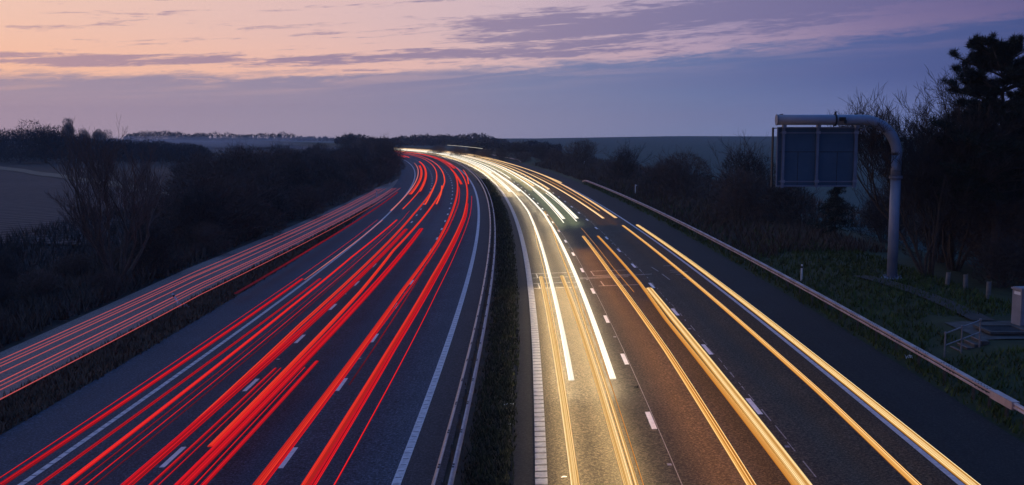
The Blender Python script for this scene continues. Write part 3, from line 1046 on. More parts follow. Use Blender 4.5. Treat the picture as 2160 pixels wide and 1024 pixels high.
b = MB()
def gquad(pts_, dz, m=0):
    b.face([(x, y, gz(x, y) + dz) for x, y in pts_], m)
def slab(x0, x1, y0, y1, dz, n=8):
    for i_ in range(n):
        for j_ in range(n):
            xa, xb = x0 + (x1 - x0) * i_ / n, x0 + (x1 - x0) * (i_ + 1) / n
            ya, yb = y0 + (y1 - y0) * j_ / n, y0 + (y1 - y0) * (j_ + 1) / n
            gquad([(xa, ya), (xb, ya), (xb, yb), (xa, yb)], dz)
slab(18.9, 24.6, 40.6, 44.4, .05)
tag(b.build('concrete_pad', M_CONC), kind='structure')
b = MB()
for i_ in range(26):
    t0, t1 = i_ / 26, (i_ + 1) / 26
    f_ = lambda t: (20.6 + 1.2 * sin(t * 2.2) - 1.6 * t, 44.3 + 14 * t)
    (xa, ya), (xb, yb) = f_(t0), f_(t1)
    gquad([(xa - .5, ya), (xa + .5, ya), (xb + .5, yb), (xb - .5, yb)], .10)
tag(b.build('path', noisy('path_gravel', (.03, .028, .026), (.06, .055, .05), 5, .95, 0, .4)), kind='structure')
hc = empty('access_chamber', (20.3, 42.0, 1.4), 'dark square access cover in a pale concrete surround at the top of the steps', 'access cover')
b = MB()
for x, y, sx_, sy_ in ((0, .72, 1.7, .16), (0, -.72, 1.7, .16), (-.77, 0, .16, 1.28), (.77, 0, .16, 1.28)):
    b.box((x, y, .02), (sx_, sy_, .10))
b.build('frame', M_CONC, hc)
b = MB()
b.box((0, 0, .0), (1.36, 1.26, .06))
for k in range(5):
    b.box((0, -.5 + k * .25, .032), (1.2, .03, .012))
b.build('cover', M_DARK, hc)
stp = empty('steps', (17.35, 40.05, .70), 'flight of low brown edged steps climbing the bank behind the barrier', 'steps')
for k in range(5):
    b = MB()
    b.box((.2 + k * .29, .28 + k * .04, .05 + k * .125), (.32, .95, .16))
    o = b.build('step', M_CONC, stp)
    b = MB()
    b.box((.045 + k * .29, .28 + k * .04, .135 + k * .125), (.05, .93, .022))
    b.build('tread_edge', M_BRICK, o)
hr = empty('handrail', (17.0, 39.75, .72), 'grey two rail tubular handrail beside the bank steps', 'handrail')
hp = [(0, 0, 0), (.62, -.05, .26), (1.36, .02, .52)]
for x, y, z in hp:
    b = MB()
    b.tube([(x, y, z - .1), (x, y, z + .98)], .034, 8)
    b.tube([(x, y, z + .96), (x, y, z + 1.04)], .05, 8)
    b.build('post', M_HAND, hr)
for dz in (.98, .50):
    b = MB()
    b.tube([(x, y, z + dz) for x, y, z in hp], .03, 8)
    b.build('rail', M_HAND, hr)

# ------------------------------------------------------------------ marker posts, tree tubes, litter
def marker(x, y, h, label, tilt=0, arm=False):
    e_ = empty('marker_post', (x, y, gz(x, y)), label, 'marker post', 'white marker posts along the verges')
    b = MB()
    R = Matrix.Rotation(tilt, 3, 'Y')
    b.tube([R @ Vector((0, 0, -.1)), R @ Vector((0, 0, h))], [.07, .055], 8)
    b.build('post', M_WHITE, e_)
    b = MB()
    b.tube([R @ Vector((0, 0, h * .78)), R @ Vector((0, 0, h * .9))], .068, 8)
    if arm:
        b.box(R @ Vector((.12, 0, h * .93)), (.22, .03, .09))
    b.build('band', M_DARK if not arm else M_WHITE, e_)


marker(17.15, 60.4, .95, 'white marker post behind the right barrier, left of the sign pole')
marker(16.46, 137.4, 1.35, 'white marker post with a short arm on the far right verge', 0, True)
marker(15.9, 232, 1.3, 'tiny leaning white marker post in front of the round distant shrub', .35)
marker(-27.0, 240.5, 1.3, 'small white marker post at the bushes left of the bend')
marker(-19.3, 59.3, .95, 'leaning white marker post beside the slip road with debris at its foot', -.55)
marker(-20.4, 155, 1.2, 'small reddish lit marker post at the far end of the slip road')
for k, (x, y, h_, lb) in enumerate(((23.3, 54.6, .75, 'pale tree guard tube by the bare trees, tallest and leftmost of three'), (23.85, 53.6, .8, 'pale tree guard tube standing between two others under the trees'),
                                (23.7, 50.7, .85, 'dim tree guard tube nearest the cabinet under the trees'))):
    b = MB()
    R = Matrix.Rotation((.06, -.03, .02)[k], 3, 'Y')
    b.tube([R @ Vector((0, 0, -.05)), R @ Vector((0, 0, h_))], .10, 10, caps=False)
    b.tube([R @ Vector((.12, 0, -.05)), R @ Vector((.12, 0, h_ * 1.05))], .022, 6)
    o = b.build('tree_tube', M_TUBE, loc=(x, y, gz(x, y)))
    tag(o, lb, 'tree guard', 'tree guard tubes')


def crumple(x, y, z, s_, m, label, nm='litter', seed=1):
    r_ = random.Random(seed)
    b = MB()
    n = 6
    P_ = [[(i_ / n * s_ - s_ / 2 + r_.uniform(-.03, .03), j_ / n * s_ * .7 - s_ * .35, abs(r_.gauss(0, .35)) * s_ * (1 - abs(i_ / n - .5))) for j_ in range(n + 1)] for i_ in range(n + 1)]
    for i_ in range(n):
        for j_ in range(n):
            b.face([P_[i_][j_], P_[i_ + 1][j_], P_[i_ + 1][j_ + 1], P_[i_][j_ + 1]])
    o = b.build(nm, m, loc=(x, y, z))
    tag(o, label, 'litter')


crumple(15.75, 40.1, .60, .30, M_WHITE, 'crumpled white paper litter on the right verge under the barrier', seed=3)
crumple(4.57, 36.98, .215, .17, M_DARK, 'small dark lump of debris lying beside the first dashed line', 'road_debris', 5)
crumple(-19.0, 58.9, -.64, .6, M_STEEL, 'twisted grey debris at the foot of the leaning marker post', 'roadside_debris', 8)
for x, y, z, r_, lb in ((-.1, 35.4, .03, .7, 'thin pale strip of litter on the median grass, pointing sideways'), (-.05, 32.9, .03, .3, 'small pale scrap of litter on the median grass below the strip'),
                        (1.45, 27.6, .08, .35, 'curved pale scrap of litter beside the ribbed white line')):
    b = MB()
    b.tube([(-.14, 0, 0), (-.04, .03, .03), (.06, .03, .02), (.14, .02, 0)], [.02, .03, .03, .015], 6)
    o = b.build('litter', M_WHITE, loc=(x, y, z))
    o.rotation_euler = (0, 0, r_ * .4)
    o.scale = (r_ / .5, 1, .6)
    tag(o, lb, 'litter')

# cat's eyes between the dashes
def stud(m):
    b = MB()
    b.box((0, 0, .012), (.12, .16, .022))
    b.box((-.03, -.082, .016), (.03, .006, .014))
    b.box((.03, -.082, .016), (.03, .006, .014))
    return b
sb = stud(0).build('road_stud', M_STEEL)
tag(sb, 'small metal road stud set between the white dashes', 'road stud', 'road studs between the white dashes')
first = True
for lat_, f_ in ((-MED - LW, 30.1), (-MED - 2 * LW, 30.5), (MED + LW, 23.9), (MED + 2 * LW, 25.2)):
    s_ = f_ % 9 + 22.5
    while s_ < 100:
        o = sb if first else copy_thing(sb, (0, 0, 0))
        first = False
        o.location = pt(s_, lat_, .004)
        s_ += 18

# ------------------------------------------------------------------ vegetation
def prism(b, p, q_, r0, r1, m=0):
    d = (q_ - p)
    if d.length < 1e-5:
        return
    a = d.cross(Vector((.3, .2, 1)))
    if a.length < 1e-4:
        a = Vector((1, 0, 0))
    a.normalize()
    c = d.normalized().cross(a)
    i_ = len(b.v)
    for pp, r in ((p, r0), (q_, r1)):
        for k in range(3):
            t = 2 * pi * k / 3
            b.v.append(tuple(pp + (a * cos(t) + c * sin(t)) * r))
    for k in range(3):
        k2 = (k + 1) % 3
        b.f.append((i_ + k, i_ + k2, i_ + 3 + k2, i_ + 3 + k))
        b.m.append(m)


def grow(bt, bc, p, d, ln, r, dep, maxd, R, up=.12, spread=.6, nk=(3, 4), shrink=.68, minr=.006, wob=.16):
    """recursive bare branch; thick wood goes to bt, thin twigs to bc"""
    n = 3 if dep < maxd else 2
    cur, dr = p, d.normalized()
    pts_ = [p]
    for i_ in range(n):
        dr = (dr + Vector((R.gauss(0, wob), R.gauss(0, wob), R.gauss(0, wob) + up * .5))).normalized()
        cur = cur + dr * ln / n
        pts_.append(cur)
    rr = [r * (1 - .45 * i_ / n) for i_ in range(n + 1)]
    for i_ in range(n):
        if r > .03:
            bt.tube([pts_[i_], pts_[i_ + 1]], [rr[i_], rr[i_ + 1]], 6 if r > .08 else 4, caps=False)
        else:
            prism(bc, pts_[i_], pts_[i_ + 1], max(minr, rr[i_]), max(minr * .7, rr[i_ + 1]))
    if dep >= maxd:
        return
    for k in range(R.randint(*nk)):
        t = R.uniform(.3, 1.0) if k else 1.0
        j = min(n - 1, int(t * n))
        bp = pts_[j].lerp(pts_[j + 1], t * n - j)
        ax = Vector((R.gauss(0, 1), R.gauss(0, 1), R.gauss(0, .5)))
        ax = (ax - dr * ax.dot(dr)).normalized()
        nd = (dr + ax * spread * R.uniform(.6, 1.3) + Vector((0, 0, up))).normalized()
        grow(bt, bc, bp, nd, ln * shrink * R.uniform(.75, 1.15), r * .55 * (1.1 if k == 0 else .9), dep + 1, maxd, R, up, spread, nk, shrink, minr, wob)


def slivers(b, n, cx, cy, cz, rx, ry, rz_, R, ln=(.3, .8), wd=(.015, .04), up=.6, shell=.35):
    for _ in range(n):
        while True:
            v_ = Vector((R.uniform(-1, 1), R.uniform(-1, 1), R.uniform(-1, 1)))
            if v_.length <= 1:
                break
        v_ = v_.normalized() * v_.length ** shell
        p = Vector((cx + v_.x * rx, cy + v_.y * ry, cz + v_.z * rz_))
        d = Vector((v_.x * .6 + R.gauss(0, .5), v_.y * .6 + R.gauss(0, .5), up + R.gauss(0, .5))).normalized() * R.uniform(*ln)
        s_ = d.cross(Vector((R.gauss(0, 1), R.gauss(0, 1), R.gauss(0, 1)))).normalized() * R.uniform(*wd)
        b.face([p - s_, p + s_, p + d])


def plant(name, bt, bc, mt, mc, label, cat, group=None, pn=('trunk', 'crown')):
    e_ = empty(name, (0, 0, 0), label, cat, group)
    bt.build(pn[0], mt, e_)
    bc.build(pn[1], mc, e_)
    return e_


def scrub(seed, h, wdt, mt=M_BARK, mc=M_TWIG2, dense=1.0):
    R = random.Random(seed)
    bt, bc = MB(), MB()
    for k in range(9):
        a_ = R.uniform(0, 2 * pi)
        ti = R.uniform(.1, .75)
        grow(bt, bc, Vector((cos(a_) * .3, sin(a_) * .3, -.1)), Vector((cos(a_) * ti * wdt / h, sin(a_) * ti * wdt / h, 1)), h * R.uniform(.36, .5), .07 * h / 6, 0, 4, R, .13, .62, (3, 4), .66, .008)
    for k in range(7):
        a_ = R.uniform(0, 2 * pi)
        q_ = R.uniform(.1, .62)
        hz = R.uniform(.28, .62) * h
        slivers(bc, int(430 * dense), cos(a_) * q_ * wdt / 2, sin(a_) * q_ * wdt / 2, hz, wdt * .30, wdt * .30, h * .30, R, (.3, .8), (.014, .035))
    slivers(bc, int(900 * dense), 0, 0, h * .22, wdt * .5, wdt * .5, h * .24, R, (.3, .7), (.02, .05))
    return bt, bc


PROTO = [plant('scrub_tree', *scrub(sd_, 6.5, w_, dense=dn), M_BARK, mc_, 'x', 'tree') for sd_, w_, dn, mc_ in ((11, 6.0, 1.0, M_TWIG2), (12, 6.8, 1.2, M_TWIG), (13, 5.4, 1.0, M_TWIG2), (14, 7.4, 1.1, M_TWIG))]
used = [False] * 4
rv = random.Random(2024)


def put_scrub(k, X, Y, h, label, group=None, wide=1.0, sink=0.0):
    src = PROTO[k]
    loc = (X, Y, gz(X, Y) - sink)
    sc = h / 6.5
    sc3 = (sc * wide, sc * wide, sc)
    rz_ = rv.uniform(0, 6.28)
    if not used[k]:
        used[k] = True
        src.location, src.rotation_euler, src.scale = loc, (0, 0, rz_), sc3
        return tag(src, label, 'tree', group)
    return copy_thing(src, loc, rz_, sc3, label, 'tree', group)


# right of the road: distinct bushes, far to near
put_scrub(1, 15.0, 236, 6.6, 'broad rounded bush farthest up the right verge, below the field skyline', wide=1.25)
put_scrub(3, 10.5, 250, 4.4, 'lower bush joined to the left of the broad rounded bush on the right verge', wide=1.2)
put_scrub(0, 18.0, 165, 6.0, 'upright bare bush standing alone between the broad bush and the wide thicket on the right')
put_scrub(2, 18.9, 131, 5.0, 'low left half of the wide bare thicket behind the marker post with the arm', wide=1.1)
put_scrub(3, 21.2, 124, 6.9, 'taller right half of the wide bare thicket behind the marker post with the arm')
put_scrub(0, 22.3, 98, 7.2, 'tall pointed bare bush left of the hanging sign', wide=1.0)
put_scrub(1, 20.4, 92, 5.4, 'short bush at the left foot of the tall pointed bush', wide=.9)
put_scrub(2, 24.0, 88, 5.0, 'dark bush directly below the hanging sign', wide=1.1)
put_scrub(0, 28.3, 78, 4.3, 'low bare bush seen between the sign and its pole', wide=1.0)
put_scrub(1, 32.5, 86, 4.6, 'low bare bush behind the sign pole', wide=1.2)
for k, (x, y, h_) in enumerate(((27.5, 66, 4.8), (30, 60, 5.4), (33, 68, 5.5), (36, 60, 6), (26.5, 55, 3.0), (31, 53, 4.2), (29, 48, 3.0), (35, 80, 5.5), (39, 70, 7))):
    put_scrub(k % 4, x, y, h_, 'dark bare shrub in the black undergrowth beneath the tall pine', 'dark shrubs beneath the pine', 1.15)
for k, (x, y, h_) in enumerate(((-3, 300, 4.0), (3, 285, 3.2), (8, 272, 3.4), (-9, 325, 4.0), (2, 310, 5.0), (-18, 350, 4.2), (-13, 365, 5.0), (-28, 385, 4.5), (8, 300, 4.8))):
    put_scrub(k % 4, x, y, h_, 'low brown bush on the far verge outside the bend, behind the white trails', 'low bushes outside the far bend', 1.4)

# left thicket: front row beside the grey strip and the bend, each shrub its own
front = [(-26.0, 50, 1.9), (-29.5, 58, 2.6), (-25.6, 64, 2.2), (-26.2, 75, 4.4), (-25.2, 86, 3.2), (-28.0, 92, 5.8), (-25.0, 101, 4.2), (-26.5, 112, 6.4), (-24.8, 122, 4.6), (-27.2, 132, 6.8),
         (-25.0, 143, 4.6), (-26.8, 154, 6.2), (-24.8, 166, 4.6), (-26.5, 178, 6.4), (-25.0, 191, 5.0), (-26.2, 205, 6.2), (-26.6, 219, 5.2), (-28.4, 236, 6.2), (-29.8, 252, 5.6), (-33, 272, 8.2), (-35.5, 292, 8.8), (-39, 316, 8.6), (-44, 340, 8.2), (-50, 366, 8.0), (-57, 395, 8.0), (-66, 420, 8.5)]
n_f = len(front)
ordn = ['first', 'second', 'third', 'fourth', 'fifth', 'sixth', 'seventh', 'eighth', 'ninth', 'tenth', 'eleventh', 'twelfth', 'thirteenth']
for k, (x, y, h_) in enumerate(front):
    if k < 13:
        lb = 'bare scrub bush at the slip road edge, %s from the camera' % ordn[k]
    else:
        lb = 'bare scrub tree at the shoulder edge, %s counting back from the far bend' % ordn[n_f - 1 - k]
    put_scrub((k * 3 + 1) % 4, x, y, h_ * rv.uniform(.95, 1.05), lb, 'bare scrub along the slip road edge', rv.uniform(.95, 1.2))
back = []
for row, (off, hh) in enumerate(((-31.5, 7.6), (-36.5, 8.8), (-42, 9.0))):
    y = 84 + row * 8
    while y < 330:
        x_ = S(y) + off + 2 + rv.uniform(-1.3, 1.3)
        back.append((x_, y, lerp(1080 + x_ / y * 2172, [(330, 8.7), (480, 8.3), (560, 7.6), (620, 6.5), (720, 6.0), (800, 6.8)]) * rv.uniform(.78, 1.12)))
        y += rv.uniform(8.5, 12.5) * (1 + y / 500)
back = [t3 for t3 in back if 1080 + (t3[0] - 3.2) / t3[1] * 2172 > 330]
for k, (x, y, h_) in enumerate(back):
    put_scrub(rv.randrange(4), x, y, h_, 'bare tree deep in the left thicket, rising behind the front bushes', 'bare trees inside the left thicket', rv.uniform(1.0, 1.25))
for k, (x, y, h_) in enumerate(((-33.5, 60, 2.6), (-31, 72, 2.2), (-36, 72, 2.2), (-30.5, 80, 2.0), (-40, 82, 1.4), (-30, 48, 2.2), (-27.5, 40, 1.4), (-36, 90, 1.5), (-33.5, 67, 2.2), (-29, 62, 2.4))):
    put_scrub(k % 4, x, y, h_, 'low dark bush around the foot of the big bare tree', 'low dark bushes around the big bare tree', 1.3)

# big bare tree on the left
R = random.Random(46)
bt, bc = MB(), MB()
for k in range(8):
    a_ = 2 * pi * k / 8 + R.uniform(-.3, .3)
    ti = (.08, .56, .26, .74, .16, .62, .36, .78)[k]
    grow(bt, bc, Vector((cos(a_) * .25, sin(a_) * .25, -.2)), Vector((cos(a_) * ti, sin(a_) * ti, 1)), R.uniform(3.5, 4.3), R.uniform(.10, .15), 0, 5, R, .22, .60, (3, 4), .70, .009, .10)
plant('bare_tree', bt, bc, noisy('grey_brown_bark', (.07, .052, .042), (.13, .10, .08), 8, .95), noisy('grey_brown_twigs', (.075, .054, .044), (.15, .105, .085), 1.5, .95), 'big spreading leafless tree with several stems, left of the slip road', 'tree').location = (-27.0, 70, gz(-27.0, 70))

# bare trees right, beside the pine
for k, (x, y, h_, sd_, lb) in enumerate(((23.9, 58.6, 4.7, 7, 'leafless many stemmed tree just right of the sign pole'), (26.8, 62, 5.1, 8, 'taller leafless tree between the sign pole and the pine'),
                                       (30.5, 66, 4.3, 9, 'leafless tree tangled behind the tall pine'))):
    R = random.Random(sd_)
    bt, bc = MB(), MB()
    for j in range(6):
        a_ = 2 * pi * j / 6 + R.uniform(-.4, .4)
        ti = R.uniform(.08, .45)
        grow(bt, bc, Vector((cos(a_) * .2, sin(a_) * .2, -.2)), Vector((cos(a_) * ti, sin(a_) * ti, 1)), R.uniform(.85, 1.1) * h_, R.uniform(.08, .13), 0, 5, R, .14, .55, (4, 5), .66, .010, .16)
    plant('bare_tree', bt, bc, M_BARK, M_TWIG2, lb, 'tree').location = (x, y, gz(x, y))


def needles(b, c, r, n, R, ln=.22, wd=.016):
    for _ in range(n):
        v_ = Vector((R.gauss(0, 1), R.gauss(0, 1), R.gauss(.25, .8))).normalized()
        p = c + v_ * r * R.uniform(0, .9)
        d = (v_ + Vector((R.gauss(0, .4), R.gauss(0, .4), R.gauss(.35, .4)))).normalized() * ln * R.uniform(.7, 1.3)
        s_ = d.cross(Vector((R.gauss(0, 1), R.gauss(0, 1), R.gauss(0, 1)))).normalized() * wd
        b.face([p - s_, p + s_, p + d])


# tall pine at the right edge
R = random.Random(99)
bt, bc = MB(), MB()
H = 12.9
tr_ = [(0, 0, -.2), (.15, 0, 3), (.0, .1, 6), (.2, 0, 8.5), (.1, 0, 10.5), (.15, 0, H - .4)]
bt.tube(tr_, [.30, .26, .21, .15, .09, .03], 8)
def tip(p, d, ln, dep):
    q_ = p + d * ln
    bt.tube([p, q_], [.035 if dep else .06, .015], 4, caps=False)
    if dep < 2:
        for k in range(R.randint(3, 4)):
            t = R.uniform(.35, 1.0)
            nd = (d + Vector((R.gauss(0, .6), R.gauss(0, .6), R.uniform(-.02, .32)))).normalized()
            tip(p.lerp(q_, t), nd, ln * R.uniform(.32, .5), dep + 1)
    if dep:
        for k in range(2 if dep == 1 else 3):
            needles(bc, p.lerp(q_, R.uniform(.35, 1.0)), R.uniform(.10, .22), 26, R)
    needles(bc, q_, .17, 30, R, .27, .014)
z = 4.2
while z < H - .3:
    t_ = (z - 4.2) / (H - 4.2)
    rl = lerp(t_, [(0, 3.6), (.25, 4.0), (.45, 3.5), (.58, 2.6), (.70, 2.9), (.85, 2.3), (.95, 1.7), (1, 1.0)])
    for k in range(R.randint(10, 12)):
        a_ = R.uniform(0, 2 * pi)
        d = Vector((cos(a_), sin(a_), R.uniform(.0, .18) + .55 * t_ ** 2)).normalized()
        tip(Vector((.1, 0, z + R.uniform(-.10, .10))), d, rl * R.uniform(.5, 1.0), 0)
    z += R.uniform(.64, .82)
for k in range(5):
    tip(Vector((.15, 0, H - 1.2)), Vector((R.gauss(0, .35), R.gauss(0, .35), 1)).normalized(), R.uniform(.8, 1.3), 1)
plant('pine_tree', bt, bc, M_BARK, M_NEEDLE, 'tall dark pine with layered needle clumps at the right edge', 'tree').location = (27.5, 58.5, gz(27.5, 58.5))

# small layered conifer
R = random.Random(17)
bt, bc = MB(), MB()
bt.tube([(0, 0, -.2), (0, 0, 4.8)], [.10, .02], 6)
z = .7
while z < 4.7:
    rl = .25 + (4.9 - z) * .42
    for k in range(9):
        a_ = R.uniform(0, 2 * pi)
        ln = rl * R.uniform(.6, 1.05)
        d = Vector((cos(a_), sin(a_), R.uniform(-.35, .25)))
        p = Vector((0, 0, z))
        prism(bt, p, p + d * ln, .02, .006)
        for j in range(6):
            needles(bc, p + d * ln * (.2 + .8 * j / 5), .14, 16, R, .22, .018)
    z += R.uniform(.28, .5)
plant('small_conifer', bt, bc, M_BARK, M_NEEDLE, 'small layered dark conifer below the right half of the sign', 'tree').location = (25.2, 80, gz(25.2, 80))

# far trees: rounded crowns on a stem, copied along the skyline
def far_tree(seed, h, wdt, nblob=7, dens=420):
    R = random.Random(seed)
    bt, bc = MB(), MB()
    bt.tube([(0, 0, -.5), (.1, 0, h * .45), (0, .1, h * .8)], [.22, .15, .05], 6)
    for k in range(nblob):
        a_ = R.uniform(0, 2 * pi)
        q_ = R.uniform(0, .32) * wdt
        zc = R.uniform(.32, .78) * h
        rr = R.uniform(.16, .27) * wdt
        slivers(bc, dens, cos(a_) * q_, sin(a_) * q_, zc, rr, rr, rr * 1.0, R, (.3, .8), (.025, .075), .4, .5)
        prism(bt, Vector((0, 0, h * .4)), Vector((cos(a_) * q_, sin(a_) * q_, zc)), .08, .03)
    return bt, bc


FP = [plant('distant_tree', *far_tree(31, 9, 9), M_BARK, M_FARTREE, 'x', 'tree'), plant('distant_tree', *far_tree(32, 10, 7, 8), M_BARK, M_FARTREE, 'x', 'tree'),
      plant('distant_tree', *far_tree(33, 8, 11, 10), M_BARK, M_FARTREE, 'x', 'tree')]
fused = [False] * 3


def put_far(k, X, Y, h, label, group, wide=1.0, z=None):
    sc = h / (9, 10, 8)[k]
    loc = (X, Y, (gz(X, Y) if z is None else z) - .2)
    if not fused[k]:
        fused[k] = True
        o = FP[k]
        o.location, o.scale = loc, (sc * wide, sc * wide, sc)
        return tag(o, label, 'tree', group)
    return copy_thing(FP[k], loc, rv.uniform(0, 6), (sc * wide, sc * wide, sc), label, 'tree', group)


def PX(px, Y):
    return (px - 1080) / 2172.27 * Y
rf = random.Random(8)
# the wooded rise beyond the ploughed field (left edge)
wd_ = MB()
for row in range(4):
    x = -420
    while x < 430:
        Y = 300 + row * 26 + rf.uniform(-7, 7)
        X = PX(x, Y)
        top = lerp(x, [(-40, 266), (100, 267), (180, 280), (240, 287), (330, 292), (430, 302)]) + (4 - row) * 3 + rf.uniform(-2, 3)
        h_ = 9.65 + (273 - top) / 2172.27 * Y
        rr = rf.uniform(3.0, 4.6)
        slivers(wd_, 520, X, Y, h_ * .48, rr, rr, h_ * .5, rf, (.4, 1.1), (.05, .14), .7, .45)
        x += rf.uniform(14, 24)
tag(wd_.build('wood', M_FARTREE), kind='stuff')
put_far(2, PX(99, 300), 300, 13.4, 'rounded bare tree standing above the wood on the left skyline', None, 1.0)
put_far(1, PX(150, 640), 640, 18.5, 'hazy tall tree on the left skyline, tallest of the misty clump', 'misty trees on the left skyline', .8)
for k, (x, y, top, w_) in enumerate(((180, 660, 264, 1.0), (208, 680, 268, 1.0), (222, 650, 270, 1.0))):
    put_far(k % 3, PX(x, y), y, 9.65 + (273 - top) / 2172 * y, 'hazy rounded tree right of the tallest tree in the misty skyline clump', 'misty trees on the left skyline', w_)


def far_wood(name, tab, Y0, x0, x1, step, rows=2, depth=30, mt=M_FARTREE):
    b = MB()
    for row in range(rows):
        x = x0
        while x < x1:
            Y = Y0 + row * depth + rf.uniform(-8, 8)
            X = PX(x, Y)
            top = lerp(x, tab) + rf.uniform(-2.5, 3.5)
            h_ = 9.65 + (273 - top) / 2172.27 * Y
            z0 = max(-.5, min(0, h_ - 8))
            rr = (h_ - z0) * rf.uniform(.30, .5)
            zc = z0 + (h_ - z0) * .55
            slivers(b, 150, X, Y, zc, rr, rr, (h_ - z0) * .45, rf, (.5, 1.5), (.14, .36), .4, .42)
            x += step * rf.uniform(.7, 1.5)
    return tag(b.build(name, mt), kind='stuff')


far_wood('distant_wood', [(280, 284), (310, 277), (350, 275), (400, 282), (430, 285)], 900, 270, 440, 6, 2)
far_wood('distant_wood', [(430, 282), (460, 279), (500, 283), (560, 282), (600, 279), (640, 288), (720, 290)], 860, 420, 740, 9, 2)
far_wood('distant_wood', [(720, 290), (742, 282), (765, 286), (800, 293), (850, 289), (890, 285), (930, 284), (960, 287), (1000, 282), (1022, 284), (1040, 292), (1075, 296)], 600, 715, 1070, 8, 3, 18)
far_wood('distant_wood', [(1020, 300), (1080, 302), (1130, 298), (1170, 306)], 400, 1010, 1180, 8, 2, 12)
for k, (x, top, h_) in enumerate(((575, 282, 11), (592, 281, 12), (520, 283, 10), (690, 285, 10))):
    Y = 820
    put_far(k % 3, PX(x, Y), Y, 9.65 + (273 - top) / 2172 * Y, 'small dark tree standing on the far misty tree line', 'single trees on the far tree line', .8)
for k, (x, top, Y) in enumerate(((743, 279, 560), (938, 281, 560), (1005, 280, 560), (1020, 281, 560))):
    put_far((k + 1) % 3, PX(x, Y), Y, 9.65 + (273 - top) / 2172 * Y, 'taller tree sticking out of the dark wood behind the bend', 'taller trees of the dark wood', .75)
# the dark bushy trees that hide the road's far end
for k, (x, Y, top, w_) in enumerate(((748, 350, 300, .9), (770, 330, 290, .9), (790, 345, 296, .8), (720, 300, 318, 1.0), (780, 300, 318, .8))):
    lb = ('dark bushy tree hiding the far end of the road, leftmost of its clump', 'dark bushy tree hiding the far end of the road, tallest of its clump', 'dark bushy tree touching the tip of the white trails', 'low dark tree in front of the clump at the far bend, left one', 'low dark tree in front of the clump at the far bend, right one')[k]
    put_far(k % 3, PX(x, Y), Y, 9.65 + (273 - top) / 2172 * Y, lb, 'dark trees at the far end of the road', w_ * 1.1)

# farm building and pole on the right skyline
fb = empty('farm_building', (PX(1840, 1100), 1100, -.4), 'tiny pale farm building with a pitched roof on the right skyline', 'building')
b = MB()
b.box((0, 0, 2.2), (11, 8, 4.4))
b.build('wall', M_CONC, fb)
b = MB()
for sx_ in (-1, 1):
    b.face([(-6, 4.3 * sx_, 4.3), (6, 4.3 * sx_, 4.3), (3.5, 0, 6.8), (-3.5, 0, 6.8)])
    b.face([(6 * sx_, -4.3, 4.3), (6 * sx_, 4.3, 4.3), (3.5 * sx_, 0, 6.8)])
b.build('roof', M_GANTRY, fb)
b = MB()
b.tube([(0, 0, 0), (0, 0, 7)], [.3, .22], 6)
b.box((0, 0, 6.6), (2.4, .2, .2))
tag(b.build('utility_pole', M_DARK, loc=(PX(1822, 1100), 1100, -.4)), 'thin utility pole beside the tiny farm building on the right skyline', 'pole')


# grass and undergrowth
def tufts(name, m, n, rng_, s_rng, l_rng, hgt, wd=.02, zoff=0.0, cond=None):
    b = MB()
    for _ in range(n):
        s_ = s_rng[0] * (s_rng[1] / s_rng[0]) ** rng_.random()
        l_ = rng_.uniform(*l_rng)
        if cond and not cond(s_, l_):
            continue
        p = pt(s_, l_)
        p.z = lerp(l_, GZ) + zoff
        sc_ = 1 + s_ / 90
        for k in range(3):
            a_ = rng_.uniform(0, 2 * pi)
            h_ = rng_.uniform(*hgt) * (.7 + .3 * sc_)
            d = Vector((cos(a_) * .6, sin(a_) * .6, 1)) * h_
            q_ = p + Vector((rng_.uniform(-.12, .12), rng_.uniform(-.12, .12), 0)) * sc_
            s2 = Vector((-sin(a_), cos(a_), 0)) * wd * sc_
            b.face([q_ - s2, q_ + s2, q_ + d])
    return tag(b.build(name, m), kind='stuff')


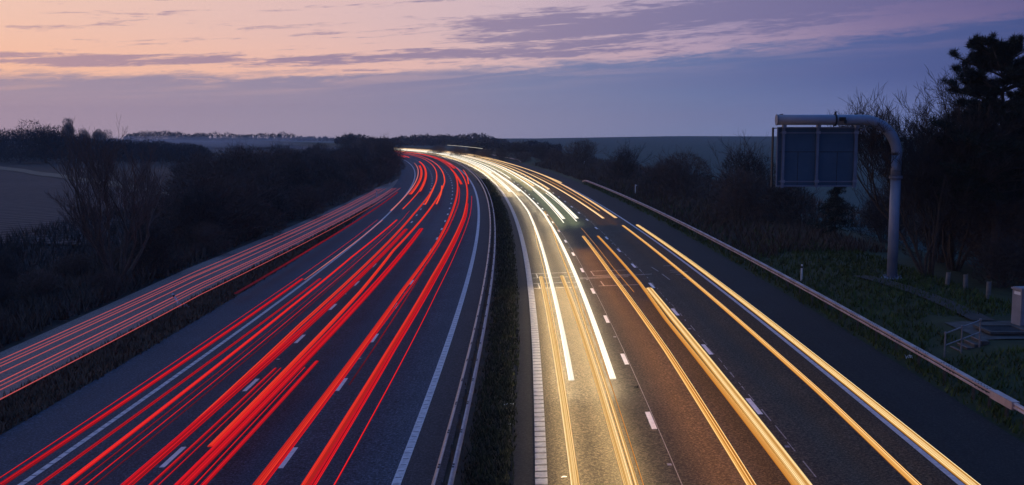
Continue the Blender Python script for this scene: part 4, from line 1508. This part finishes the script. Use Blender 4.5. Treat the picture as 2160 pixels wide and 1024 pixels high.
rg2 = random.Random(31)
tufts('median_grass', noisy('median_blades', (.010, .013, .006), (.034, .040, .018), .9, .95), 7000, rg2, (18, 200), (-.1, 1.1), (.05, .22), .02)
tufts('median_grass', M_DRY, 1500, rg2, (18, 200), (-.65, .9), (.05, .16), .016)
tufts('bank_grass', M_GRASS, 15000, rg2, (22, 170), (16.2, 25), (.08, .28), .022, 0, lambda s_, l_: not (39 < s_ < 46 and l_ > 19.3) and not (17.7 < l_ < 19.8 and 39.6 < s_ < 41.3))
tufts('bank_dry_grass', M_DRY, 7000, rg2, (70, 260), (17.2, 27), (.2, .7), .03)
tufts('verge_grass', noisy('brown_verge_grass', (.06, .036, .022), (.17, .10, .06), .8, .9), 9000, rg2, (24, 170), (-18.6, -16.2), (.06, .30), .022, 0, lambda s_, l_: l_ > lerp(s_, STRIP_R) + .05)
tufts('thicket_undergrowth', M_DRY, 9000, rg2, (40, 260), (-33, -23.9), (.3, 1.0), .03)
tufts('thicket_undergrowth', M_TWIG2, 9000, rg2, (24, 160), (-46, -23.9), (.3, 1.1), .03)
tufts('field_edge_grass', M_DRY, 3000, rg2, (90, 330), (24, 40), (.2, .8), .035)

# ------------------------------------------------------------------ low mist over the distant fields, evening haze in the air
mi = MB()
mi.box((-330, 640, 2.2), (420, 420, 4.8))
m_mi = bpy.data.materials.new('field_mist')
m_mi.use_nodes = True
t_ = NT(m_mi.node_tree)
t_.n.clear()
pv = t_.add('ShaderNodeVolumePrincipled')
pv.inputs['Color'].default_value = (.85, .85, .95, 1)
pv.inputs['Density'].default_value = 0.0016
o_ = t_.add('ShaderNodeOutputMaterial')
t_.l.new(pv.outputs[0], o_.inputs['Volume'])
tag(mi.build('mist', m_mi), kind='stuff')

hz = MB()
hz.box((100, 640, 11), (3400, 1700, 58))
m_hz = bpy.data.materials.new('evening_haze')
m_hz.use_nodes = True
t_ = NT(m_hz.node_tree)
t_.n.clear()
pv = t_.add('ShaderNodeVolumePrincipled')
pv.inputs['Color'].default_value = (.80, .90, 1.0, 1)
pv.inputs['Density'].default_value = 0.00022
o_ = t_.add('ShaderNodeOutputMaterial')
t_.l.new(pv.outputs[0], o_.inputs['Volume'])
tag(hz.build('haze', m_hz), kind='stuff')
